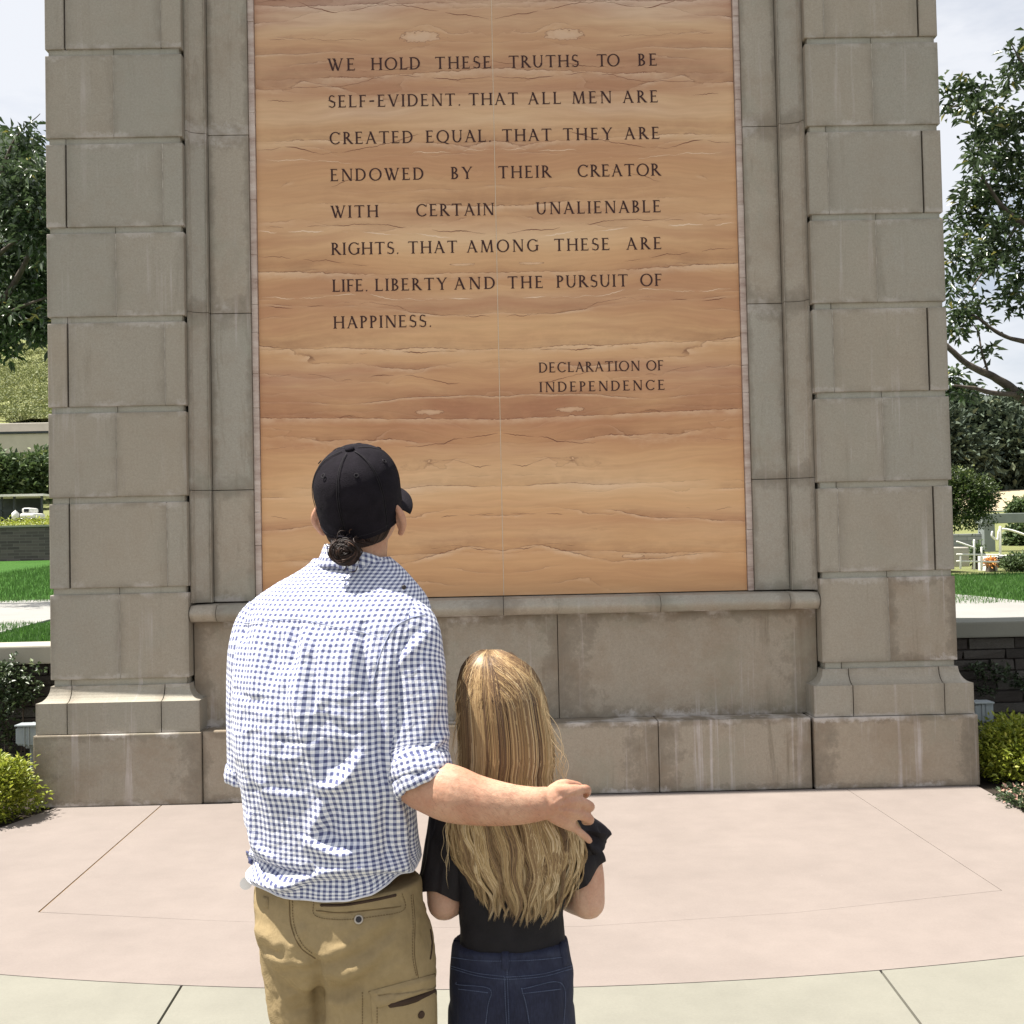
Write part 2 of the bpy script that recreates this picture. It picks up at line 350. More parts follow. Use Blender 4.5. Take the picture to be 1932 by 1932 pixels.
def ledge_stone():
    t = NT('dark_ledge_stone'); oi = t.add('ShaderNodeObjectInfo').outputs['Random']; v = t.coord('Object')
    c = t.ramp(oi, [(0, (.050, .045, .040)), (.5, (.085, .075, .066)), (1, (.12, .115, .10))])
    c = t.mix(1.0, c, t.ramp(t.noise(v, 18, 5, .7), [(.3, (.65,)*3), (.7, (1.3,)*3)]), 'MULTIPLY')
    t.col(c); t.rough(.9); t.bump(t.noise(v, 22, 5, .7), .7, .02); return t.m
M['ledge'] = ledge_stone()
M['cap_pale'] = concrete('wall_cap_pale', (.36, .34, .28))
M['cap_grey'] = concrete('wall_cap_grey', (.20, .20, .165))
def brick_far(name, a, b, m, sc):
    t = NT(name); br = t.add('ShaderNodeTexBrick'); v = t.coord('Object')
    mp = t.add('ShaderNodeMapping'); mp.inputs['Rotation'].default_value = (R(90), 0, 0); t.ln(v, mp.inputs[0])
    t.ln(mp.outputs[0], br.inputs['Vector']); br.inputs['Scale'].default_value = sc
    br.inputs['Color1'].default_value = (*a, 1); br.inputs['Color2'].default_value = (*b, 1); br.inputs['Mortar'].default_value = (*m, 1)
    br.inputs['Brick Width'].default_value = .9; br.inputs['Row Height'].default_value = .22
    t.col(br.outputs['Color']); t.rough(.9); return t.m
M['brick_far'] = brick_far('far_brick', (.075, .062, .062), (.135, .11, .105), (.15, .13, .125), 2.6)
M['brick_grey'] = brick_far('far_grey_brick', (.22, .23, .24), (.29, .30, .31), (.15, .16, .16), 1.6)
M['paint_grey'] = simple('grey_green_concrete', (.20, .225, .215), .8, .1, 3)
M['paint_white'] = simple('white_paint', (.74, .73, .70), .6, .04, 5)
M['paint_cream'] = simple('cream_render', (.44, .41, .35), .8, .06, 2)
M['dark_metal'] = simple('dark_green_metal', (.035, .045, .05), .6, .2, 5)
M['lamp_metal'] = simple('grey_cast_aluminium', (.30, .335, .345), .5, .08, 30)
M['glass_dark'] = simple('dark_glass', (.02, .025, .03), .1, .1, 5)
M['orange'] = simple('orange_flowers', (.65, .30, .08), .8, .3, 30)

# ------------------------------------------------------------------ mesh helpers
def link_mesh(name, me, mat, parent=None, smooth=False):
    o = bpy.data.objects.new(name, me); col.objects.link(o)
    if mat is not None:
        if not me.materials: me.materials.append(mat)
    if parent is not None: o.parent = parent
    if smooth: me.shade_smooth()
    return o
def mesh_obj(name, verts, faces, mat, parent=None, smooth=False, uv=None, tone=None):
    me = bpy.data.meshes.new(name); me.from_pydata([tuple(map(float, v)) for v in verts], [], [tuple(map(int, f)) for f in faces]); me.update()
    if uv is not None:
        l = me.uv_layers.new(name='UVMap'); idx = np.empty(len(me.loops), int); me.loops.foreach_get('vertex_index', idx)
        l.data.foreach_set('uv', np.asarray(uv, np.float32)[idx].ravel())
    if tone is not None:
        a = me.attributes.new('tone', 'FLOAT', 'POINT'); a.data.foreach_set('value', np.asarray(tone, np.float32))
    return link_mesh(name, me, mat, parent, smooth)
def fast_mesh(name, V, F, mat, parent=None, smooth=False, tone=None):
    """V (n,3), F (m,k) numpy: quick build of big meshes"""
    me = bpy.data.meshes.new(name); V = np.asarray(V, np.float32); F = np.asarray(F, np.int32); m, k = F.shape
    me.vertices.add(len(V)); me.vertices.foreach_set('co', V.ravel())
    me.loops.add(m*k); me.loops.foreach_set('vertex_index', F.ravel())
    me.polygons.add(m); me.polygons.foreach_set('loop_start', np.arange(0, m*k, k, dtype=np.int32))
    me.update(calc_edges=True)
    if tone is not None:
        a = me.attributes.new('tone', 'FLOAT', 'POINT'); a.data.foreach_set('value', np.asarray(tone, np.float32))
    return link_mesh(name, me, mat, parent, smooth)
def empty(name, loc=(0, 0, 0)):
    o = bpy.data.objects.new(name, None); col.objects.link(o); o.location = tuple(map(float, loc)); o.empty_display_size = .1; return o
def tag(o, label=None, cat=None, group=None, kind=None):
    for k, v in (('label', label), ('category', cat), ('group', group), ('kind', kind)):
        if v: o[k] = v
    return o
def keep(o, parent):
    """parent o (built in world coordinates) under an empty that may sit elsewhere"""
    o.parent = parent; o.matrix_parent_inverse = Matrix.Translation(-parent.location); return o
def box_vf(x0, x1, y0, y1, z0, z1):
    V = [(x0, y0, z0), (x1, y0, z0), (x1, y1, z0), (x0, y1, z0), (x0, y0, z1), (x1, y0, z1), (x1, y1, z1), (x0, y1, z1)]
    F = [(0, 3, 2, 1), (4, 5, 6, 7), (0, 1, 5, 4), (1, 2, 6, 5), (2, 3, 7, 6), (3, 0, 4, 7)]
    return V, F
def block(name, x0, x1, y0, y1, z0, z1, mat, parent=None, bev=.006, jit=0.0, seg=2):
    bm = bmesh.new(); V, F = box_vf(x0, x1, y0, y1, z0, z1); cx, cy, cz = (x0+x1)/2, (y0+y1)/2, (z0+z1)/2
    vs = [bm.verts.new((v[0]-cx, v[1]-cy, v[2]-cz)) for v in V]
    for f in F: bm.faces.new([vs[i] for i in f])
    if bev: bmesh.ops.bevel(bm, geom=bm.edges[:], offset=bev, segments=seg, affect='EDGES', profile=.6)
    if jit:
        for v in bm.verts: v.co += Vector([random.uniform(-jit, jit) for _ in range(3)])
    me = bpy.data.meshes.new(name); bm.to_mesh(me); bm.free()
    o = link_mesh(name, me, mat, None); o.location = (cx, cy, cz)
    if parent is not None: keep(o, parent)
    return o
def prism_profile(name, prof, x0, x1, mat, parent=None, miters=(0, 0)):
    """profile of (y,z) points (front outline) swept along x; miters shift the ends by mitre*|y offset|"""
    n = len(prof); V = []
    for s, x in ((0, x0), (1, x1)):
        for (y, z) in prof: V.append((x + miters[s]*(-(y)), y, z))
    F = [(i, (i+1) % n, n+(i+1) % n, n+i) for i in range(n)] + [tuple(range(n-1, -1, -1)), tuple(range(n, 2*n))]
    o = mesh_obj(name, V, F, mat)
    if parent is not None: keep(o, parent)
    return o
def loft(rings, close=True, cap=True):
    """rings: list of (k,3) arrays"""
    k = len(rings[0]); V = np.concatenate(rings); F = []
    for i in range(len(rings)-1):
        for j in range(k if close else k-1):
            a, b = i*k+j, i*k+(j+1) % k
            F.append((a, b, b+k, a+k))
    if cap and close:
        F.append(tuple(range(k-1, -1, -1))); F.append(tuple((len(rings)-1)*k + j for j in range(k)))
    return V, F
def frames(P):
    P = np.asarray(P, float); T = np.gradient(P, axis=0); T /= np.linalg.norm(T, axis=1)[:, None] + 1e-12
    up = np.array([0, 0, 1.0]) if abs(T[0][2]) < .9 else np.array([0, 1.0, 0])
    N = []; n = np.cross(T[0], up); n /= np.linalg.norm(n)
    for t in T:
        n = n - t*(n @ t); n /= np.linalg.norm(n); N.append(n)
    N = np.array(N); return T, N, np.cross(T, N)
def spline(P, n):
    """Catmull-Rom through the rows of P (any width)"""
    P = np.asarray(P, float); m = len(P)
    if m == 2: return P[0] + (P[1]-P[0])*np.linspace(0, 1, n)[:, None]
    E = np.vstack([2*P[0]-P[1], P, 2*P[-1]-P[-2]]); o = []
    for t in np.linspace(0, m-1-1e-9, n):
        i = int(t); f = t-i; a, b, c, d = E[i:i+4]
        o.append(.5*((2*b)+(-a+c)*f+(2*a-5*b+4*c-d)*f*f+(-a+3*b-3*c+d)*f**3))
    return np.array(o)
def tube(P, rad, k=10, n=None, flat=None, ends=True):
    """rounded-end tube through points P with radii rad; flat=(vector, factor) squashes along a direction"""
    P = np.asarray(P, float); rad = np.asarray(rad, float) if np.ndim(rad) else np.full(len(P), rad)
    if n: Q = spline(np.column_stack([P, rad]), n); P, rad = Q[:, :3], np.maximum(Q[:, 3], 1e-5)
    T, N, B = frames(P)
    if ends:
        r0, r1 = rad[0], rad[-1]
        hs = [(1.0, .05), (.86, .5), (.5, .86)]
        P = np.vstack([[P[0]-T[0]*r0*a for a, b in hs], P, [P[-1]+T[-1]*r1*a for a, b in hs[::-1]]])
        rad = np.concatenate([[r0*b for a, b in hs], rad, [r1*b for a, b in hs[::-1]]])
        N = np.vstack([[N[0]]*3, N, [N[-1]]*3]); B = np.vstack([[B[0]]*3, B, [B[-1]]*3])
    a = np.linspace(0, 2*math.pi, k, endpoint=False); rings = []
    for p, r, nn, bb in zip(P, rad, N, B):
        off = r*(np.cos(a)[:, None]*nn + np.sin(a)[:, None]*bb)
        if flat is not None:
            fv = np.asarray(flat[0], float); fv = fv/np.linalg.norm(fv); off = off - (off @ fv)[:, None]*fv*(1-flat[1])
        rings.append(p+off)
    return loft(rings)
def ellipsoid(c, r, nu=20, nv=14, rot=None):
    V = []; rings = []
    for i in range(nv+1):
        ph = -math.pi/2 + math.pi*i/nv; cr = max(math.cos(ph), .02)
        a = np.linspace(0, 2*math.pi, nu, endpoint=False)
        Q = np.column_stack([r[0]*cr*np.cos(a), r[1]*cr*np.sin(a), np.full(nu, r[2]*math.sin(ph))])
        if rot is not None: Q = Q @ np.asarray(rot).T
        rings.append(Q + np.asarray(c, float))
    return loft(rings)
def join(parts):
    V = []; F = []; n = 0
    for v, f in parts:
        V.append(np.asarray(v, float)); F += [tuple(i+n for i in q) for q in f]; n += len(v)
    return np.concatenate(V), F
def remesh(V, F, vox, smooth=3):
    me = bpy.data.meshes.new('tmp'); me.from_pydata([tuple(map(float, v)) for v in V], [], [tuple(map(int, f)) for f in F]); me.update()
    o = bpy.data.objects.new('tmp', me); col.objects.link(o)
    bm = bmesh.new(); bm.from_mesh(me); bmesh.ops.recalc_face_normals(bm, faces=bm.faces[:]); bm.to_mesh(me); bm.free()
    m = o.modifiers.new('r', 'REMESH'); m.mode = 'VOXEL'; m.voxel_size = vox
    if smooth:
        s = o.modifiers.new('s', 'SMOOTH'); s.factor = .5; s.iterations = smooth
    dg = bpy.context.evaluated_depsgraph_get(); ev = o.evaluated_get(dg); me2 = bpy.data.meshes.new_from_object(ev)
    bpy.data.objects.remove(o); bpy.data.meshes.remove(me); me2.materials.clear(); return me2
def co_of(me):
    a = np.empty(len(me.vertices)*3); me.vertices.foreach_get('co', a); return a.reshape(-1, 3)
def nor_of(me):
    a = np.empty(len(me.vertices)*3, np.float32); me.vertex_normals.foreach_get('vector', a); return a.reshape(-1, 3)
# cheap smooth value noise, vectorised
_PERM = RNG.random((64, 64, 64))
def vnoise(P, seed=0):
    P = np.asarray(P, float) + seed*17.31; i = np.floor(P).astype(int); f = P-i; f = f*f*(3-2*f); r = 0
    for dx in (0, 1):
        for dy in (0, 1):
            for dz in (0, 1):
                w = (f[..., 0] if dx else 1-f[..., 0])*(f[..., 1] if dy else 1-f[..., 1])*(f[..., 2] if dz else 1-f[..., 2])
                r = r + w*_PERM[(i[..., 0]+dx) % 64, (i[..., 1]+dy) % 64, (i[..., 2]+dz) % 64]
    return r*2-1
def fbm(P, o=4, seed=0):
    P = np.asarray(P, float); return sum(vnoise(P*2**k, seed+k)/2**k for k in range(o))
def poly_dist(px, py, poly):
    """signed distance (sign: + on the right of travel in image space) and along-parameter"""
    best = np.full(px.shape, 1e9); sg = np.zeros(px.shape); tt = np.zeros(px.shape); n = len(poly)-1
    for i in range(n):
        ax, ay = poly[i]; bx, by = poly[i+1]; dx, dy = bx-ax, by-ay; L2 = dx*dx+dy*dy
        t = np.clip(((px-ax)*dx+(py-ay)*dy)/L2, 0, 1); ex, ey = px-(ax+t*dx), py-(ay+t*dy); d = np.hypot(ex, ey)
        m = d < best; best = np.where(m, d, best); sg = np.where(m, np.sign(dx*ey-dy*ex), sg); tt = np.where(m, (i+t)/n, tt)
    return best*sg, tt
def fold_disp(V, folds):
    px, py = to_px(V); D = np.zeros(len(V))
    for poly, w0, w1, amp in folds:          # w0 width on the left of travel, w1 on the right (px)
        s, t = poly_dist(px, py, spline(poly, max(2, 6*len(poly))) if len(poly) > 2 else poly)
        w = np.where(s < 0, w0, w1); env = np.clip(np.sin(np.clip(t, .0, 1)*math.pi)**.5 if True else 1, 0, 1)
        D += amp*np.exp(-(s/w)**2)*(.15+.85*env)
    return D

# ================================================================== MONUMENT
HC = 0.6005; ZJ = 5.0121                       # course height, height of the first joint seen
XL0, XL1, XR0, XR1 = -2.9654, -2.0555, 2.1351, 3.0372
GR = 0.042
mon = empty('stone_monument', (0, 0.3, 0))
tag(mon, 'tall cast stone monument with two block piers and a tan veined inscription panel', 'monument')
def gpart(name, parent=mon):
    o = empty(name, parent.location); o.parent = parent; o.matrix_parent_inverse = Matrix.Translation(-parent.location); return o
PD = 1.25                                      # depth of the piers
joints = [ZJ + HC*k for k in range(4, 0, -1)] + [ZJ - HC*k for k in range(8)]   # top to bottom
def pier(x0, x1, side):
    p = gpart('pier')
    zlow = joints[-1]-GR
    # backing core, a hair behind the groove faces
    block('core', x0+.05, x1-.05, .06, PD-.05, .40, joints[0]+.1, M['mortar'], p, 0)
    for k in range(len(joints)-1):
        zt, zb = joints[k]-GR, joints[k+1]
        centre = (k % 2 == 0)                   # alternate courses
        if centre: cuts = [x0, (x0+x1)/2 + random.uniform(-.01, .01), x1]
        else:
            cuts = [x0, x0+.132, x1-.135, x1] if side < 0 else [x0, x0+.135, x1-.128, x1]
        for i in range(len(cuts)-1):
            g = .0008 if centre else .0014
            if not centre and ((side < 0 and i == 0) or (side > 0 and i == 2)): g = .005
            a = cuts[i] + (g if i else 0); b = cuts[i+1] - (g if i < len(cuts)-2 else 0)
            if not centre and side < 0 and i == 1: a += .004
            if not centre and side > 0 and i == 1: b -= .004
            m = M['stone_low'] if (side > 0 and k == len(joints)-2 and i == 1) else M['stone']
            block('stone_block', a, b, random.uniform(0, .0025), PD, zb, zt, m, p, .006)
        for i in range(1, len(cuts)-1):
            if centre or (side < 0 and i == 2) or (side > 0 and i == 1):
                block('mortar_joint', cuts[i]-.0035, cuts[i]+.0035, .0035, .05, zb+.006, zt-.006, M['mortar_pale'], p, 0)
        # recessed groove course under it
        gc = (x0+x1)/2 if not centre else x0+.13
        for a, b in ((x0+.02, gc-.002), (gc+.002, x1-.02)):
            block('groove_stone', a, b, .015, PD-.03, zb-GR, zb, M['groove'], p, 0)
    # coved base course: profile runs round the front and both sides
    zc = zlow; zs = zc-.115; zp = zc-.30
    pts = [(0.0, zc)] + [(-.088*(1-math.cos(t)) , zc - .10*math.sin(t)) for t in np.linspace(.15, math.pi/2, 7)] + [(-.088, zs), (-.088, zp)]
    cuts = [x0, x0+.14, x1-.16, x1] if side < 0 else [x0, x0+.17, x1-.13, x1]
    for i in range(3):
        a, b = cuts[i], cuts[i+1]; V = []; n = len(pts)
        for (off, z) in pts:
            l = a + (off*(.72 if side < 0 else 1) if i == 0 else .003); r = b - (off*(1 if side < 0 else .72) if i == 2 else .003)
            V += [(l, off+.004*(i == 1)*0, z), (r, off, z), (r, PD - off*(1 if i else 1), z), (l, PD-off, z)]
        F = []
        for j in range(n-1):
            q = j*4
            for e in range(4): F.append((q+e, q+4+e, q+4+(e+1) % 4, q+(e+1) % 4))
        F += [(0, 1, 2, 3), tuple((n-1)*4+e for e in (3, 2, 1, 0))]
        o = mesh_obj('base_stone', V, F, M['stone']); keep(o, p)
    block('plinth_stone', x0-(.075 if side < 0 else .098), x1+.10 if side < 0 else x1+.078, -.108, PD+.1, 0.0, zp-.004, M['stone_low'], p, .009)
    return zp
ZP = pier(XL0, XL1, -1); pier(XR0, XR1, 1)
# ---- middle: plinth, dado, sill, jambs, panel
XM0, XM1 = XL1+.10, XR0-.11
mid = gpart('podium')
cuts = [XM0+.002, XM0+.34, -.55+.0, 1.02, XM1-.002]
for i in range(4):
    block('plinth_stone', cuts[i]+.002, cuts[i+1]-.002, -.088, .3, 0.0, ZP-.002, M['stone_low'], mid, .009)
ZS1 = atY(950, 1130, .0)[2]; ZS0 = atY(950, 1162, .0)[2]      # sill top, bottom
block('core', XM0-.08, XM1+.09, .13, PD-.1, ZP-.02, 9.0 if False else ZS0, M['mortar'], mid, 0)
dc = [XL1+.004, XL1+.52, -.92, .385, 1.30, XR0-.004]
dc = [XL1+.004, -1.30, -.48, .385, XR0-.004]
for i in range(4):
    block('dado_stone', dc[i]+.002, dc[i+1]-.002, .105, .32, ZP-.002, ZS0-.003, M['stone_low'], mid, .005)
sill = gpart('sill')
sc_ = [XL1+.006, atY(407, 1150, 0)[0], atY(950, 1150, 0)[0], atY(1247, 1150, 0)[0], atY(1492, 1150, 0)[0], XR0-.006]
for i in range(5):
    h = ZS1-ZS0; prof = [(.30, ZS0), (.035, ZS0), (.022, ZS0+.008)] + [(.022-.035*math.sin(t)+0*t, ZS0+.008+(h-.02)*(t/math.pi)) for t in np.linspace(.25, math.pi-.25, 9)] + [(.035, ZS1-.003), (.30, ZS1+.012)]
    prism_profile('sill_stone', prof, sc_[i]+.0018, sc_[i+1]-.0018, M['stone_jamb'], sill)
YP = .20                                        # plane of the panel
pxl_b, pxl_t = atY(496, 1125, YP)[0], atY(481, 100, YP)[0]
pxr_b, pxr_t = atY(1406, 1110, YP)[0], atY(1386, 100, YP)[0]
PX0, PX1 = (pxl_b+pxl_t)/2, (pxr_b+pxr_t)/2
ZTOP = 6.9
jz = [ZS1+.012] + [atY(400, y, .12)[2] for y in (925, 590, 252)]
jz += [jz[-1]+1.2, ZTOP]
def jamb(side):
    p = gpart('jamb')
    xa = XL1 if side < 0 else XR0
    s = -side                                   # direction towards the panel
    ow = abs(atY(395, 600, .13)[0]-XL1) if side < 0 else abs(atY(1478, 600, .13)[0]-XR0)
    edge = PX0-.045 if side < 0 else PX1+.045
    for i in range(len(jz)-1):
        z0, z1 = jz[i]+.002, jz[i+1]-.002
        # outer strip: hollow moulding between the pier and the flat
        prof = [(xa+s*.002, .055), (xa+s*.018, .055), (xa+s*.026, .078)]
        for t in np.linspace(0, 1, 8):
            prof.append((xa+s*(.03+(ow-.045)*t), .088+.030*math.sin(t*math.pi*.55)))
        prof += [(xa+s*(ow-.010), .108), (xa+s*(ow-.002), .108), (xa+s*(ow-.001), .30), (xa+s*.002, .30)]
        n = len(prof); V = [(x, y, z) for z in (z0, z1) for (x, y) in prof]
        F = [(j, (j+1) % n, n+(j+1) % n, n+j) for j in range(n)] + [tuple(range(n)), tuple(range(2*n-1, n-1, -1))]
        if side > 0: F = [f[::-1] for f in F]
        keep(mesh_obj('moulding_stone', V, F, M['stone_jamb']), p)
        xb = xa+s*(ow+.001)
        block('jamb_stone', min(xb, edge), max(xb, edge), .155, .34, z0, z1, M['stone_jamb'], p, .004)
        # damp collar of stone under each joint (a low band standing a little back)
    xb = edge+s*.002; xc = (PX0-.003) if side < 0 else (PX1+.003)
    zz = jz[0]
    while zz < ZTOP-.05:
        h = random.uniform(.16, .42); z1 = min(zz+h, ZTOP)
        block('edge_stone', min(xb, xc), max(xb, xc), .176+random.uniform(-.003, .003), .34, zz, z1-.0015, M['edge_marble'], p, .003, .001)
        zz = z1
jamb(-1); jamb(1)
pan = gpart('inscription_panel')
XJ = (atY(930, 60, YP)[0] + atY(948, 1080, YP)[0])/2
for a, b in ((PX0, XJ-.0024), (XJ+.0024, PX1)):
    V, F = box_vf(a-XJ, b-XJ, 0, .10, 0, ZTOP-ZS1-.014)
    o = mesh_obj('veined_slab', V, F, M['panel']); o.location = (XJ, YP, ZS1+.014); keep(o, pan)
M['joint_pale'] = simple('pale_joint', (.82, .68, .50), .8, .1, 20)
block('joint_filler', XJ-.0015, XJ+.0015, YP-.0004, YP+.09, ZS1+.014, ZTOP, M['joint_pale'], pan, 0)
block('backing_wall', XL1+.01, XR0-.01, .345, PD-.1, ZS0, ZTOP, M['mortar'], pan, 0)
# head of the monument, above the picture
block('lintel', XL1, XR0, .02, PD, ZTOP, joints[0]-GR, M['stone'], mon, .01)
block('cornice', XL0-.15, XR1+.15, -.05, PD+.2, joints[0], joints[0]+.35, M['stone'], mon, .02)

# ---- traced bedding veins, book-matched about the joint
M['vein_dark'] = simple('dark_bedding_vein', (.21, .095, .058), .8, .3, 60)
M['vein_pale'] = simple('pale_bedding_vein', (.80, .61, .43), .8, .1, 60)
VE = [(0, 1.0, [(45, 10), (200, 5), (330, 45), (430, 40), (560, 20), (680, 30), (800, 50), (958, 72)]), (0, .6, [(90, 155), (300, 150), (560, 158)]), (0, 1.0, [(280, 262), (450, 270), (600, 262), (700, 250), (800, 256), (962, 228)]),
      (0, .9, [(60, 320), (200, 330), (400, 325), (500, 300), (650, 290), (800, 302), (962, 290)]), (0, .6, [(60, 385), (230, 383)]), (0, 1.1, [(60, 570), (200, 560), (330, 582), (480, 562), (600, 530), (700, 505)]), (1, .8, [(60, 605), (250, 608), (420, 620), (540, 610), (650, 580), (800, 575), (964, 562)]),
      (0, .8, [(230, 740), (400, 690), (550, 650), (640, 640)]), (0, 1.0, [(60, 862), (300, 860), (500, 850), (650, 865), (850, 880), (968, 885)]), (1, 1.6, [(60, 880), (300, 876), (600, 885), (800, 900)]), (0, .6, [(60, 970), (200, 980), (350, 992), (500, 1012)]),
      (1, 1.0, [(60, 1130), (300, 1125), (480, 1115), (600, 1135), (800, 1130), (974, 1125)]), (0, 1.0, [(60, 1150), (200, 1166), (400, 1150), (560, 1152), (680, 1185), (800, 1195), (976, 1200)]), (0, 1.0, [(400, 1345), (560, 1330), (700, 1336), (830, 1330)]),
      (0, .9, [(90, 1430), (250, 1420), (400, 1440), (550, 1420), (700, 1430), (800, 1450), (900, 1440)]), (0, .9, [(300, 1572), (500, 1582), (640, 1560)]), (0, 1.1, [(540, 1700), (700, 1690), (800, 1670), (880, 1655), (984, 1640)]), (0, .7, [(90, 1700), (250, 1690)]),
      (0, .8, [(700, 1760), (800, 1745), (900, 1765), (984, 1760)]), (0, 1.0, [(760, 1960), (860, 1950), (990, 1940)]), (0, .8, [(720, 2080), (820, 2070), (992, 2088)]), (0, .7, [(80, 1950), (180, 1965), (300, 1955)])]
for kind_ in (0, 1):
    V = []; F = []
    for (kd, ww, pts) in VE:
        if kd != kind_: continue
        Qv = spline(pts, 150)
        P3 = np.array([atY(452.6+x*.4981, y*.4981, YP) for x, y in Qv]); s_ = P3[:, 0]*1.0
        jz_ = fbm(np.column_stack([s_*14, s_*0+pts[0][1], s_*0]), 4)*.0075 + vnoise(np.column_stack([s_*70, s_*0+pts[0][1], s_*0]))*.0022
        wd = np.clip(.0017*ww*(.75+fbm(np.column_stack([s_*9, s_*0+pts[0][1], s_*0+5]), 3)*1.1), 0, .0042)*np.minimum(1, np.minimum(np.arange(150), np.arange(150)[::-1])/14+.05)
        for mir in (1, -1):
            i0 = len(V)
            for p, dz, w_ in zip(P3, jz_, wd):
                x = min(p[0], XJ-.003) if mir > 0 else max(2*XJ-p[0], XJ+.003); x = max(min(x, PX1-.004), PX0+.004)
                V += [(x, YP-.0006, p[2]+dz+w_), (x, YP-.0006, p[2]+dz-w_)]
            for i in range(149):
                if wd[i]+wd[i+1] < .0007: continue
                a_ = i0+2*i; F.append((a_, a_+1, a_+3, a_+2) if mir > 0 else (a_, a_+2, a_+3, a_+1))
    o = mesh_obj('bedding_vein', V, F, M['vein_pale' if kind_ else 'vein_dark']); o['kind'] = 'stuff'; keep(o, pan)
